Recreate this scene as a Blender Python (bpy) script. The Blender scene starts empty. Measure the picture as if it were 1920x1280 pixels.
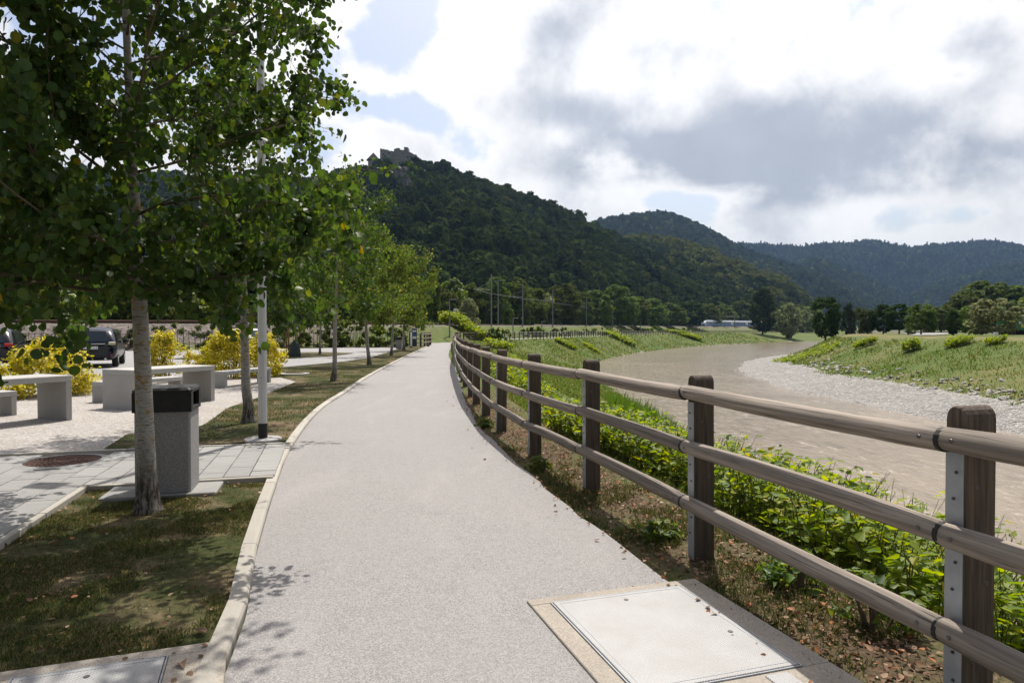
import bpy, math, random
import numpy as np
from mathutils import Vector, Matrix, Quaternion

R = math.radians
rng = np.random.default_rng(11)
random.seed(11)
scene = bpy.context.scene
COL = scene.collection

# ------------------------------------------------------------------ camera
CAM_H = 1.55
PITCH = math.atan(22 / 1280.0)
cd = bpy.data.cameras.new('camera')
cam = bpy.data.objects.new('camera', cd)
COL.objects.link(cam)
cam.location = (0, 0, CAM_H)
cam.rotation_euler = (R(90) - PITCH, 0, 0)
cd.lens = 24.0
cd.sensor_width = 36.0
cd.clip_start = 0.05
cd.clip_end = 30000
scene.camera = cam

# ------------------------------------------------------------------ light
SUN_EL = R(62)
SUN_AZ = R(11)           # to the right of straight ahead (+Y)
sun_dir = Vector((math.sin(SUN_AZ) * math.cos(SUN_EL), math.cos(SUN_AZ) * math.cos(SUN_EL), math.sin(SUN_EL)))
sl = bpy.data.lights.new('sun', 'SUN')
sl.energy = 5.0
sl.angle = R(0.53)
sl.color = (1.0, 0.955, 0.88)
sun = bpy.data.objects.new('sun', sl)
COL.objects.link(sun)
sun.rotation_euler = sun_dir.to_track_quat('Z', 'Y').to_euler()

world = bpy.data.worlds.new('World')
scene.world = world
world.use_nodes = True


class NT:
    """tiny node-tree helper"""
    def __init__(self, nt):
        self.nt = nt
        nt.nodes.clear()

    def n(self, t, **kw):
        nd = self.nt.nodes.new(t)
        for k, v in kw.items():
            setattr(nd, k, v)
        return nd

    def l(self, a, b):
        self.nt.links.new(a, b)

    def val(self, sock, v):
        if hasattr(v, 'is_linked') or hasattr(v, 'links'):
            self.l(v, sock)
        else:
            sock.default_value = v

    def math(self, op, a, b=None, c=None, clamp=False):
        nd = self.n('ShaderNodeMath', operation=op)
        nd.use_clamp = clamp
        self.val(nd.inputs[0], a)
        if b is not None:
            self.val(nd.inputs[1], b)
        if c is not None:
            self.val(nd.inputs[2], c)
        return nd.outputs[0]

    def vmath(self, op, a, b=None, out=0):
        nd = self.n('ShaderNodeVectorMath', operation=op)
        self.val(nd.inputs[0], a)
        if b is not None:
            self.val(nd.inputs[1], b)
        return nd.outputs[out]

    def mix(self, f, a, b):
        nd = self.n('ShaderNodeMix', data_type='RGBA')
        self.val(nd.inputs[0], f)
        for s, v in ((nd.inputs[6], a), (nd.inputs[7], b)):
            if isinstance(v, (tuple, list)):
                s.default_value = (v[0], v[1], v[2], 1)
            else:
                self.l(v, s)
        return nd.outputs[2]

    def ramp(self, f, lo, hi, interp='LINEAR'):
        nd = self.n('ShaderNodeMapRange')
        nd.interpolation_type = interp
        self.val(nd.inputs[0], f)
        nd.inputs[1].default_value = lo
        nd.inputs[2].default_value = hi
        return nd.outputs[0]

    def noise(self, vec, scale, detail=3, rough=0.5, dist=0.0, out=0):
        nd = self.n('ShaderNodeTexNoise')
        if vec is not None:
            self.l(vec, nd.inputs['Vector'])
        nd.inputs['Scale'].default_value = scale
        nd.inputs['Detail'].default_value = detail
        nd.inputs['Roughness'].default_value = rough
        nd.inputs['Distortion'].default_value = dist
        return nd.outputs[out]


def build_sky():
    w = NT(world.node_tree)
    out = w.n('ShaderNodeOutputWorld')
    sky = w.n('ShaderNodeTexSky', sky_type='NISHITA')
    sky.sun_disc = False
    sky.sun_elevation = SUN_EL
    sky.sun_rotation = SUN_AZ
    sky.altitude = 240
    sky.air_density = 1.0
    sky.dust_density = 5.0
    sky.ozone_density = 1.0
    bsky = w.n('ShaderNodeBackground')
    w.l(sky.outputs[0], bsky.inputs[0])
    bsky.inputs[1].default_value = 0.13
    tc = w.n('ShaderNodeTexCoord')
    d = tc.outputs['Generated']
    sp = w.n('ShaderNodeSeparateXYZ')
    w.l(d, sp.inputs[0])
    x, y, z = sp.outputs
    # clouds laid on a plane overhead
    inv = w.math('DIVIDE', 1.0, w.math('ADD', w.math('MAXIMUM', z, 0.0), 0.16))
    cb = w.n('ShaderNodeCombineXYZ')
    w.l(w.math('MULTIPLY', x, inv), cb.inputs[0])
    w.l(w.math('MULTIPLY', y, inv), cb.inputs[1])
    p = cb.outputs[0]
    n1 = w.noise(p, 0.95, 9, 0.55, 0.15)
    n2 = w.noise(d, 4.6, 12, 0.60, 0.10)
    n3 = w.noise(d, 1.9, 3, 0.5, 0.2)
    vo = w.n('ShaderNodeTexVoronoi')
    vo.feature = 'SMOOTH_F1'
    wv = w.n('ShaderNodeVectorMath', operation='MULTIPLY_ADD')
    wn = w.n('ShaderNodeTexNoise')
    w.l(d, wn.inputs['Vector'])
    wn.inputs['Scale'].default_value = 9.0
    wn.inputs['Detail'].default_value = 5.0
    w.l(wn.outputs[1], wv.inputs[0])
    wv.inputs[1].default_value = (0.10, 0.10, 0.10)
    w.l(d, wv.inputs[2])
    w.l(wv.outputs[0], vo.inputs['Vector'])
    vo.inputs['Scale'].default_value = 13.0
    puff = w.math('SUBTRACT', 0.5, vo.outputs['Distance'])
    base = w.math('ADD', w.math('MULTIPLY', n1, 0.34), w.math('ADD', w.math('MULTIPLY', n2, 0.56), w.math('MULTIPLY', n3, 0.10)))
    base = w.math('ADD', base, w.math('MULTIPLY', puff, 0.16))
    # seen obliquely the heaps overlap; overhead, where the sun shines through, they stand apart
    base = w.math('SUBTRACT', base, w.math('MULTIPLY', w.ramp(z, 0.46, 0.92, 'SMOOTHSTEP'), 0.16))

    def dirv(px, py):
        return Vector(((px - 960) / 1280, 1.0, (618 - py) / 1280)).normalized()

    def blob(px, py, sx, sy, amp):
        c = dirv(px, py)
        v = w.vmath('SUBTRACT', d, tuple(c))
        v = w.vmath('DIVIDE', v, (sx / 1280, sx / 1280, sy / 1280))
        ln = w.vmath('LENGTH', v, out=1)
        f = w.ramp(ln, 1.0, 0.0, 'SMOOTHSTEP')
        return w.math('MULTIPLY', f, amp)

    def total(bl):
        s = None
        for b in bl:
            v = blob(*b)
            s = v if s is None else w.math('ADD', s, v)
        return s
    # open blue gaps between the clouds that the photo shows
    gaps = total([(738, 50, 120, 130, -0.11), (850, 235, 170, 70, -0.11), (720, 205, 140, 45, -0.08), (1255, 378, 190, 46, -0.10),
                  (1690, 420, 330, 50, -0.05), (1790, 145, 60, 28, -0.11), (200, 60, 260, 150, -0.08), (1900, 120, 200, 100, 0.06),
                  (1130, 395, 90, 40, 0.08), (1000, 330, 130, 60, 0.10), (760, 270, 110, 60, 0.10), (1250, 220, 500, 200, 0.14), (1000, 60, 220, 110, 0.12), (1450, 410, 160, 50, 0.07), (1600, 200, 420, 200, 0.10)])
    cov = w.ramp(w.math('ADD', base, gaps), 0.425, 0.485, 'SMOOTHSTEP')
    cov = w.math('MULTIPLY', cov, 0.93)
    # thick grey undersides
    thick = total([(1210, 300, 330, 64, 0.66), (1540, 332, 370, 72, 0.72), (1080, 215, 220, 60, 0.28), (1480, 245, 380, 90, 0.34),
                   (1700, 300, 260, 80, 0.22), (1650, 30, 420, 60, 0.26), (1030, 60, 90, 30, 0.10), (1850, 400, 260, 40, 0.14), (1840, 40, 160, 80, 0.15)])
    n4 = w.math('ADD', w.math('MULTIPLY', w.noise(d, 4.4, 12, 0.62, 0.1), 0.95), w.math('MULTIPLY', vo.outputs['Distance'], 0.28))
    grey = w.ramp(w.math('ADD', w.math('MULTIPLY', w.math('SUBTRACT', n4, 0.5), 1.9), w.math('ADD', thick, 0.10)), 0.12, 0.80, 'SMOOTHSTEP')
    grey = w.math('MULTIPLY', grey, w.ramp(w.math('ADD', base, gaps), 0.47, 0.60, 'SMOOTHSTEP'))
    # clouds are brighter on the side of the sun (forward scattering)
    s = w.vmath('DOT_PRODUCT', d, tuple(sun_dir), out=1)
    glow = w.math('POWER', w.math('MULTIPLY', w.math('ADD', s, 1.0), 0.5), 2.3)
    bright = w.math('MULTIPLY_ADD', glow, 1.12, 0.15)
    n5 = w.noise(d, 14.0, 6, 0.6, 0.2)
    bright = w.math('MULTIPLY', bright, w.math('MULTIPLY_ADD', n5, 0.30, 0.87))
    ccol = w.mix(grey, (1.0, 0.985, 0.975), (0.43, 0.465, 0.535))
    bcl = w.n('ShaderNodeBackground')
    w.l(ccol, bcl.inputs[0])
    w.l(bright, bcl.inputs[1])
    ms = w.n('ShaderNodeMixShader')
    w.l(cov, ms.inputs[0])
    w.l(bsky.outputs[0], ms.inputs[1])
    w.l(bcl.outputs[0], ms.inputs[2])
    w.l(ms.outputs[0], out.inputs[0])


build_sky()
vs = scene.view_settings
vs.view_transform = 'Standard'
vs.look = 'None'
vs.gamma = 1.0
vs.use_curve_mapping = False
vs.exposure = 0.25
scene.cycles.use_denoising = True
scene.cycles.max_bounces = 5
scene.cycles.diffuse_bounces = 3
scene.cycles.glossy_bounces = 2
scene.cycles.transmission_bounces = 3
scene.cycles.transparent_max_bounces = 8
scene.cycles.volume_bounces = 0
scene.cycles.sample_clamp_indirect = 4.0
scene.render.film_transparent = False
scene.cycles.volume_step_rate = 4.0


# ------------------------------------------------------------------ helpers
def G(px, py, h=0.0):
    """point where the sight line of a photo pixel meets the level h"""
    dx, dz = (px - 960) / 1280, (640 - py) / 1280
    c, s = math.cos(PITCH), math.sin(PITCH)
    d = Vector((dx, c + s * dz, c * dz - s))
    t = (h - CAM_H) / d.z
    return Vector((d.x * t, d.y * t, h))


def AT(px, py, y):
    """point at distance y (along +Y) on the sight line of a photo pixel"""
    dx, dz = (px - 960) / 1280, (640 - py) / 1280
    c, s = math.cos(PITCH), math.sin(PITCH)
    d = Vector((dx, c + s * dz, c * dz - s))
    t = y / d.y
    return Vector((d.x * t, y, CAM_H + d.z * t))


def tag(o, label=None, cat=None, group=None, kind=None):
    if label:
        o['label'] = label
    if cat:
        o['category'] = cat
    if group:
        o['group'] = group
    if kind:
        o['kind'] = kind
    return o


def empty(name, loc=(0, 0, 0), rz=0.0, parent=None):
    o = bpy.data.objects.new(name, None)
    COL.objects.link(o)
    o.location = loc
    o.rotation_euler = (0, 0, rz)
    o.empty_display_size = 0.2
    o.parent = parent
    return o


def mesh(name, V, F, mat=None, smooth=False):
    me = bpy.data.meshes.new(name)
    V = np.asarray(V, dtype=np.float32)
    if isinstance(F, np.ndarray):
        nf, k = F.shape
        me.vertices.add(len(V))
        me.vertices.foreach_set('co', V.ravel())
        me.loops.add(nf * k)
        me.loops.foreach_set('vertex_index', F.astype(np.int32).ravel())
        me.polygons.add(nf)
        me.polygons.foreach_set('loop_start', np.arange(0, nf * k, k, dtype=np.int32))
        me.update(calc_edges=True)
    else:
        me.from_pydata(V.tolist(), [], F)
    if mat is not None:
        me.materials.append(mat)
    if smooth:
        me.polygons.foreach_set('use_smooth', np.ones(len(me.polygons), dtype=bool))
    return me


def obj(name, me, parent=None, loc=None, rot=None, scale=None):
    o = bpy.data.objects.new(name, me)
    COL.objects.link(o)
    if parent is not None:
        o.parent = parent
    if loc is not None:
        o.location = loc
    if rot is not None:
        o.rotation_euler = rot
    if scale is not None:
        o.scale = scale if hasattr(scale, '__len__') else (scale,) * 3
    return o


class MB:
    """collects simple shapes into one mesh"""
    def __init__(self):
        self.V = []
        self.F = []

    def add(self, V, F):
        b = len(self.V)
        self.V += [tuple(v) for v in V]
        self.F += [tuple(i + b for i in f) for f in F]
        return self

    def box(self, x0, x1, y0, y1, z0, z1, M=None):
        V = [Vector(v) for v in ((x0, y0, z0), (x1, y0, z0), (x1, y1, z0), (x0, y1, z0), (x0, y0, z1), (x1, y0, z1), (x1, y1, z1), (x0, y1, z1))]
        if M is not None:
            V = [M @ v for v in V]
        return self.add(V, [(3, 2, 1, 0), (4, 5, 6, 7), (0, 1, 5, 4), (1, 2, 6, 5), (2, 3, 7, 6), (3, 0, 4, 7)])

    def rbox(self, x0, x1, y0, y1, z0, z1, b=0.01):
        """box with chamfered vertical and top edges"""
        V, F = [], []
        rings = [(0, z0), (0, z1 - b), (b, z1)]
        for ins, z in rings:
            a, c, d, e = x0 + ins, x1 - ins, y0 + ins, y1 - ins
            V += [(a + b, d, z), (c - b, d, z), (c, d + b, z), (c, e - b, z), (c - b, e, z), (a + b, e, z), (a, e - b, z), (a, d + b, z)]
        for r in range(2):
            for i in range(8):
                j = (i + 1) % 8
                F.append((r * 8 + i, r * 8 + j, r * 8 + 8 + j, r * 8 + 8 + i))
        F.append(tuple(range(16, 24)))
        F.append(tuple(range(7, -1, -1)))
        return self.add(V, F)

    def tube(self, pts, rad, n=8, cap=True):
        pts = [Vector(p) for p in pts]
        if not hasattr(rad, '__len__'):
            rad = [rad] * len(pts)
        V, F = [], []
        up = None
        for i, p in enumerate(pts):
            t = (pts[min(i + 1, len(pts) - 1)] - pts[max(i - 1, 0)])
            t = t.normalized() if t.length > 1e-9 else Vector((0, 0, 1))
            if up is None:
                up = Vector((1, 0, 0)) if abs(t.x) < 0.8 else Vector((0, 1, 0))
            a = (up - t * up.dot(t)).normalized()
            up = a
            b = t.cross(a)
            for k in range(n):
                th = 2 * math.pi * k / n
                V.append(p + (a * math.cos(th) + b * math.sin(th)) * rad[i])
        for i in range(len(pts) - 1):
            for k in range(n):
                k2 = (k + 1) % n
                F.append((i * n + k, i * n + k2, i * n + n + k2, i * n + n + k))
        if cap:
            F.append(tuple(range(n - 1, -1, -1)))
            F.append(tuple((len(pts) - 1) * n + k for k in range(n)))
        return self.add(V, F)

    def cyl(self, x, y, z0, z1, r, n=16, r1=None):
        return self.tube([(x, y, z0), (x, y, z1)], [r, r if r1 is None else r1], n)

    def prism(self, poly, z0, z1):
        n = len(poly)
        V = [(p[0], p[1], z0) for p in poly] + [(p[0], p[1], z1) for p in poly]
        F = [tuple(range(n - 1, -1, -1)), tuple(range(n, 2 * n))]
        F += [(i, (i + 1) % n, n + (i + 1) % n, n + i) for i in range(n)]
        return self.add(V, F)

    def xf(self, M):
        self.V = [tuple(M @ Vector(v)) for v in self.V]
        return self

    def mesh(self, name, mat, smooth=False):
        return mesh(name, self.V, self.F, mat, smooth)

    def build(self, name, mat, parent=None, smooth=False, **kw):
        return obj(name, self.mesh(name, mat, smooth), parent, **kw)


def catmull(P, step=0.5):
    """smooth polyline through 2-D points"""
    P = [np.array(p, float) for p in P]
    P = [2 * P[0] - P[1]] + P + [2 * P[-1] - P[-2]]
    out = []
    for i in range(1, len(P) - 2):
        p0, p1, p2, p3 = P[i - 1:i + 3]
        n = max(1, int(np.linalg.norm(p2 - p1) / step))
        for k in range(n):
            t = k / n
            out.append(0.5 * (2 * p1 + (p2 - p0) * t + (2 * p0 - 5 * p1 + 4 * p2 - p3) * t * t + (3 * p1 - p0 - 3 * p2 + p3) * t ** 3))
    out.append(P[-2])
    return np.array(out)


def resample(P, step):
    d = np.r_[0, np.cumsum(np.linalg.norm(np.diff(P, axis=0), axis=1))]
    s = np.arange(0, d[-1], step)
    return np.stack([np.interp(s, d, P[:, k]) for k in range(P.shape[1])], 1)


def sdist(P, X, Y):
    """signed distance to a polyline; positive on the right-hand side of its direction"""
    best = np.full(X.shape, 1e18)
    sign = np.ones(X.shape)
    par = np.zeros(X.shape)
    acc = 0.0
    for i in range(len(P) - 1):
        ax, ay = P[i]
        bx, by = P[i + 1]
        dx, dy = bx - ax, by - ay
        L2 = dx * dx + dy * dy
        L = math.sqrt(L2)
        t = np.clip(((X - ax) * dx + (Y - ay) * dy) / L2, 0, 1)
        ex, ey = X - ax - t * dx, Y - ay - t * dy
        d2 = ex * ex + ey * ey
        m = d2 < best
        best = np.where(m, d2, best)
        s = np.sign(dy * (X - ax) - dx * (Y - ay))
        sign = np.where(m, np.where(s == 0, 1, s), sign)
        par = np.where(m, acc + t * L, par)
        acc += L
    return np.sqrt(best) * sign, par


def smooth01(t):
    t = np.clip(t, 0, 1)
    return t * t * (3 - 2 * t)


def vnoise(X, Y, s, seed=0):
    """cheap smooth value noise"""
    x, y = X / s + seed * 17.3, Y / s + seed * 5.1
    xi, yi = np.floor(x), np.floor(y)
    fx, fy = smooth01(x - xi), smooth01(y - yi)

    def h(a, b):
        v = np.sin(a * 127.1 + b * 311.7 + seed * 74.7) * 43758.5453
        return v - np.floor(v)
    return (h(xi, yi) * (1 - fx) + h(xi + 1, yi) * fx) * (1 - fy) + (h(xi, yi + 1) * (1 - fx) + h(xi + 1, yi + 1) * fx) * fy
# ------------------------------------------------------------------ materials
def new_mat(name):
    m = bpy.data.materials.new(name)
    m.use_nodes = True
    t = NT(m.node_tree)
    out = t.n('ShaderNodeOutputMaterial')
    return m, t, out


def principled(t, out, color, rough=0.7, metal=0.0, spec=0.4, bump=None, bump_d=0.01, bump_s=0.5):
    b = t.n('ShaderNodeBsdfPrincipled')
    if isinstance(color, (tuple, list)):
        b.inputs['Base Color'].default_value = (*color[:3], 1)
    else:
        t.l(color, b.inputs['Base Color'])
    t.val(b.inputs['Roughness'], rough)
    b.inputs['Metallic'].default_value = metal
    b.inputs['Specular IOR Level'].default_value = spec
    if bump is not None:
        bp = t.n('ShaderNodeBump')
        bp.inputs['Strength'].default_value = bump_s
        bp.inputs['Distance'].default_value = bump_d
        t.l(bump, bp.inputs['Height'])
        t.l(bp.outputs[0], b.inputs['Normal'])
    t.l(b.outputs[0], out.inputs[0])
    return b


def ocoord(t):
    return t.n('ShaderNodeTexCoord').outputs['Object']


def plain(name, color, rough=0.6, metal=0.0, spec=0.4, var=0.12, scale=12.0, bump=0.0):
    m, t, out = new_mat(name)
    oc = ocoord(t)
    n = t.noise(oc, scale, 5, 0.6)
    lo = tuple(c * (1 - var) for c in color)
    hi = tuple(min(1, c * (1 + var)) for c in color)
    c = t.mix(t.ramp(n, 0.3, 0.7), lo, hi)
    principled(t, out, c, rough, metal, spec, n if bump else None, 0.004, bump)
    return m


def asphalt_mat(name, base, dark, light):
    m, t, out = new_mat(name)
    oc = ocoord(t)
    v = t.n('ShaderNodeTexVoronoi')
    t.l(oc, v.inputs['Vector'])
    v.inputs['Scale'].default_value = 190
    sep = t.n('ShaderNodeSeparateColor')
    t.l(v.outputs['Color'], sep.inputs[0])
    sp = t.ramp(sep.outputs[0], 0.15, 0.9)
    c1 = t.mix(sp, dark, light)
    big = t.noise(oc, 0.55, 6, 0.6)
    mid = t.noise(oc, 6.0, 5, 0.65)
    f = t.math('MULTIPLY', t.ramp(big, 0.35, 0.65), 0.45)
    c2 = t.mix(f, c1, base)
    st = t.ramp(mid, 0.56, 0.72)
    c3 = t.mix(t.math('MULTIPLY', st, 0.30), c2, dark)
    wear = t.noise(t.vmath('MULTIPLY', oc, (2.2, 0.5, 1)), 1.0, 5, 0.6, 0.4)
    c3 = t.mix(t.math('MULTIPLY', t.ramp(wear, 0.52, 0.68), 0.25), c3, light)
    fine = t.noise(oc, 260, 2, 0.5)
    hgt = t.math('ADD', t.math('MULTIPLY', v.outputs['Distance'], -0.6), t.math('MULTIPLY', fine, 0.5))
    principled(t, out, c3, 0.85, 0, 0.3, hgt, 0.004, 0.8)
    return m


def concrete_mat(name, col, speck=0.18, scale=220, stain=0.25):
    m, t, out = new_mat(name)
    oc = ocoord(t)
    v = t.n('ShaderNodeTexVoronoi')
    t.l(oc, v.inputs['Vector'])
    v.inputs['Scale'].default_value = scale
    sep = t.n('ShaderNodeSeparateColor')
    t.l(v.outputs['Color'], sep.inputs[0])
    dk = tuple(c * (1 - speck * 1.6) for c in col)
    lt = tuple(min(1, c * (1 + speck)) for c in col)
    c = t.mix(sep.outputs[0], dk, lt)
    oi = t.n('ShaderNodeObjectInfo')
    big = t.noise(oc, 2.2, 7, 0.68, 0.5)
    c = t.mix(t.math('MULTIPLY', t.ramp(big, 0.42, 0.70), min(1, stain * 1.5)), c, tuple(x * 0.55 for x in col))
    rv = t.math('MULTIPLY_ADD', oi.outputs['Random'], 0.22, 0.89)
    hsv = t.n('ShaderNodeHueSaturation')
    t.l(c, hsv.inputs['Color'])
    t.l(rv, hsv.inputs['Value'])
    fine = t.noise(oc, 90, 4, 0.6)
    principled(t, out, hsv.outputs[0], 0.85, 0, 0.3, fine, 0.003, 0.5)
    return m


def wood_mat(name, a, b, along='x', grain=1.0):
    """weathered softwood; fibres run along one local axis"""
    m, t, out = new_mat(name)
    oc = ocoord(t)
    oi = t.n('ShaderNodeObjectInfo')
    off = t.n('ShaderNodeCombineXYZ')
    for k in range(3):
        t.l(t.math('MULTIPLY', oi.outputs['Random'], 37.0 + 11 * k), off.inputs[k])
    v = t.vmath('ADD', oc, off.outputs[0])
    s = {'x': (0.9, 22, 22), 'y': (22, 0.9, 22), 'z': (22, 22, 0.9)}[along]
    vs_ = t.vmath('MULTIPLY', v, s)
    fib = t.noise(vs_, 2.2 * grain, 6, 0.65, 0.4)
    s2 = tuple(max(q * 4, 2.0) for q in s)
    crack = t.noise(t.vmath('MULTIPLY', v, s2), 1.2, 3, 0.5, 0.3)
    pat = t.noise(v, 3.0, 5, 0.6, 0.5)
    c = t.mix(t.ramp(fib, 0.36, 0.64), a, b)
    c = t.mix(t.math('MULTIPLY', t.ramp(pat, 0.45, 0.8), 0.5), c, tuple(x * 0.55 for x in a))
    ck = t.ramp(crack, 0.40, 0.30)
    c = t.mix(t.math('MULTIPLY', ck, 0.75), c, (0.02, 0.017, 0.014))
    rv = t.math('MULTIPLY_ADD', oi.outputs['Random'], 0.4, 0.82)
    hsv = t.n('ShaderNodeHueSaturation')
    t.l(c, hsv.inputs['Color'])
    t.l(rv, hsv.inputs['Value'])
    h = t.math('SUBTRACT', fib, t.math('MULTIPLY', ck, 0.8))
    principled(t, out, hsv.outputs[0], 0.82, 0, 0.25, h, 0.004, 0.7)
    return m


def leaf_mat(name, cols, trans=0.45, rough=0.42, spec=0.35, obj_var=0.0, hue=0.475, gain=2.1):
    """leaves: each leaf (mesh island) takes a colour of its own, light shines through"""
    m, t, out = new_mat(name)
    geo = t.n('ShaderNodeNewGeometry')
    oi = t.n('ShaderNodeObjectInfo')
    rnd = t.math('FRACT', t.math('ADD', geo.outputs['Random Per Island'], oi.outputs['Random']))
    cr = t.n('ShaderNodeValToRGB')
    t.l(rnd, cr.inputs[0])
    el = cr.color_ramp.elements
    n = len(cols)
    for i, (p, c) in enumerate(cols):
        e = el[i] if i < 2 else el.new(p)
        e.position = p
        e.color = (*c, 1)
    c = cr.outputs[0]
    if obj_var:
        hsv = t.n('ShaderNodeHueSaturation')
        t.l(c, hsv.inputs['Color'])
        t.l(t.math('MULTIPLY_ADD', oi.outputs['Random'], obj_var, 1 - obj_var / 2), hsv.inputs['Value'])
        t.l(t.math('MULTIPLY_ADD', oi.outputs['Random'], 0.04, 0.48), hsv.inputs['Hue'])
        c = hsv.outputs[0]
    b = t.n('ShaderNodeBsdfPrincipled')
    t.l(c, b.inputs['Base Color'])
    b.inputs['Roughness'].default_value = rough
    b.inputs['Specular IOR Level'].default_value = spec
    tr = t.n('ShaderNodeBsdfTranslucent')
    hs = t.n('ShaderNodeHueSaturation')
    t.l(c, hs.inputs['Color'])
    hs.inputs['Hue'].default_value = hue
    hs.inputs['Saturation'].default_value = 1.15
    hs.inputs['Value'].default_value = gain
    t.l(hs.outputs[0], tr.inputs[0])
    mx = t.n('ShaderNodeMixShader')
    mx.inputs[0].default_value = trans
    t.l(b.outputs[0], mx.inputs[1])
    t.l(tr.outputs[0], mx.inputs[2])
    t.l(mx.outputs[0], out.inputs[0])
    return m


def bark_white():
    m, t, out = new_mat('aspen_bark')
    oc = ocoord(t)
    sp = t.n('ShaderNodeSeparateXYZ')
    t.l(oc, sp.inputs[0])
    z = sp.outputs[2]
    st = t.noise(t.vmath('MULTIPLY', oc, (14, 14, 95)), 1.2, 4, 0.6, 0.5)
    big = t.noise(t.vmath('MULTIPLY', oc, (9, 9, 5)), 1.0, 5, 0.6, 0.4)
    c = t.mix(t.ramp(st, 0.36, 0.47), (0.09, 0.075, 0.06), t.mix(big, (0.215, 0.20, 0.175), (0.36, 0.345, 0.315)))
    lich = t.noise(oc, 14, 5, 0.65, 0.5)
    c = t.mix(t.math('MULTIPLY', t.ramp(lich, 0.54, 0.62), 0.85), c, (0.24, 0.13, 0.015))
    rough_low = t.noise(t.vmath('MULTIPLY', oc, (26, 26, 6)), 1.2, 5, 0.7, 0.8)
    dark = t.mix(t.ramp(rough_low, 0.44, 0.66), (0.035, 0.027, 0.02), (0.26, 0.235, 0.20))
    low = t.ramp(t.math('ADD', z, t.math('MULTIPLY', t.math('SUBTRACT', big, 0.5), 0.7)), 0.62, 0.18)
    c = t.mix(low, c, dark)
    scar = t.noise(t.vmath('MULTIPLY', oc, (2, 2, 11)), 1.0, 3, 0.5, 0.3)
    c = t.mix(t.math('MULTIPLY', t.ramp(scar, 0.60, 0.70), 0.85), c, (0.05, 0.035, 0.025))
    h = t.math('ADD', t.math('MULTIPLY', rough_low, low), t.math('MULTIPLY', st, 0.25))
    principled(t, out, c, 0.85, 0, 0.2, h, 0.02, 0.8)
    return m


def ground_mat():
    """the land: grass, dry grass, leaf litter, river gravel, bare bed; zones come from attributes"""
    m, t, out = new_mat('land')
    oc = ocoord(t)

    def at(nm):
        a = t.n('ShaderNodeAttribute')
        a.attribute_name = nm
        return a.outputs['Fac']
    n_big = t.noise(oc, 0.10, 5, 0.6, 0.3)
    n_mid = t.noise(oc, 0.9, 6, 0.65, 0.3)
    n_fine = t.noise(oc, 14, 5, 0.7)
    gr = t.mix(t.ramp(n_fine, 0.3, 0.7), (0.050, 0.082, 0.016), (0.092, 0.122, 0.030))
    dry = t.mix(t.ramp(n_fine, 0.3, 0.72), (0.12, 0.10, 0.042), (0.205, 0.165, 0.075))
    f = t.math('ADD', t.ramp(t.math('ADD', t.math('MULTIPLY', n_big, 0.6), t.math('MULTIPLY', n_mid, 0.5)), 0.50, 0.80), t.math('SUBTRACT', at('dry'), 0.4), clamp=True)
    c = t.mix(f, gr, dry)
    lit_n = t.noise(oc, 32, 6, 0.75, 0.6)
    lit = t.mix(t.ramp(lit_n, 0.32, 0.7), (0.028, 0.021, 0.013), (0.15, 0.105, 0.064))
    c = t.mix(t.math('MULTIPLY', at('litter'), t.ramp(n_mid, 0.25, 0.55)), c, lit)
    v = t.n('ShaderNodeTexVoronoi')
    t.l(oc, v.inputs['Vector'])
    v.inputs['Scale'].default_value = 5.5
    sep = t.n('ShaderNodeSeparateColor')
    t.l(v.outputs['Color'], sep.inputs[0])
    peb = t.mix(sep.outputs[0], (0.17, 0.16, 0.145), (0.38, 0.365, 0.34))
    c = t.mix(at('gravel'), c, peb)
    c = t.mix(at('ballast'), c, t.mix(sep.outputs[1], (0.07, 0.058, 0.05), (0.18, 0.155, 0.14)))
    h = t.math('ADD', n_fine, t.math('MULTIPLY', lit_n, at('litter')))
    principled(t, out, c, 0.95, 0, 0.15, h, 0.03, 0.6)
    return m


def lawn_mat():
    m, t, out = new_mat('dry_lawn')
    oc = ocoord(t)
    a = t.noise(oc, 1.3, 5, 0.6, 0.4)
    b = t.noise(oc, 24, 6, 0.72, 0.5)
    soil = t.mix(t.ramp(b, 0.3, 0.7), (0.06, 0.044, 0.026), (0.23, 0.17, 0.10))
    gr = t.mix(t.ramp(b, 0.3, 0.7), (0.018, 0.027, 0.008), (0.066, 0.070, 0.024))
    c = t.mix(t.ramp(a, 0.38, 0.54), soil, gr)
    principled(t, out, c, 0.95, 0, 0.1, b, 0.02, 0.8)
    return m


def gravel_mat():
    m, t, out = new_mat('white_gravel')
    oc = ocoord(t)
    v = t.n('ShaderNodeTexVoronoi')
    t.l(oc, v.inputs['Vector'])
    v.inputs['Scale'].default_value = 48
    sep = t.n('ShaderNodeSeparateColor')
    t.l(v.outputs['Color'], sep.inputs[0])
    a = t.noise(oc, 1.1, 5, 0.65, 0.3)
    c = t.mix(sep.outputs[0], (0.20, 0.182, 0.165), (0.45, 0.42, 0.385))
    c = t.mix(t.math('MULTIPLY', t.ramp(a, 0.5, 0.72), 0.45), c, (0.24, 0.20, 0.155))
    h = t.math('SUBTRACT', 1.0, v.outputs['Distance'])
    principled(t, out, c, 0.9, 0, 0.2, h, 0.01, 0.9)
    return m


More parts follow.
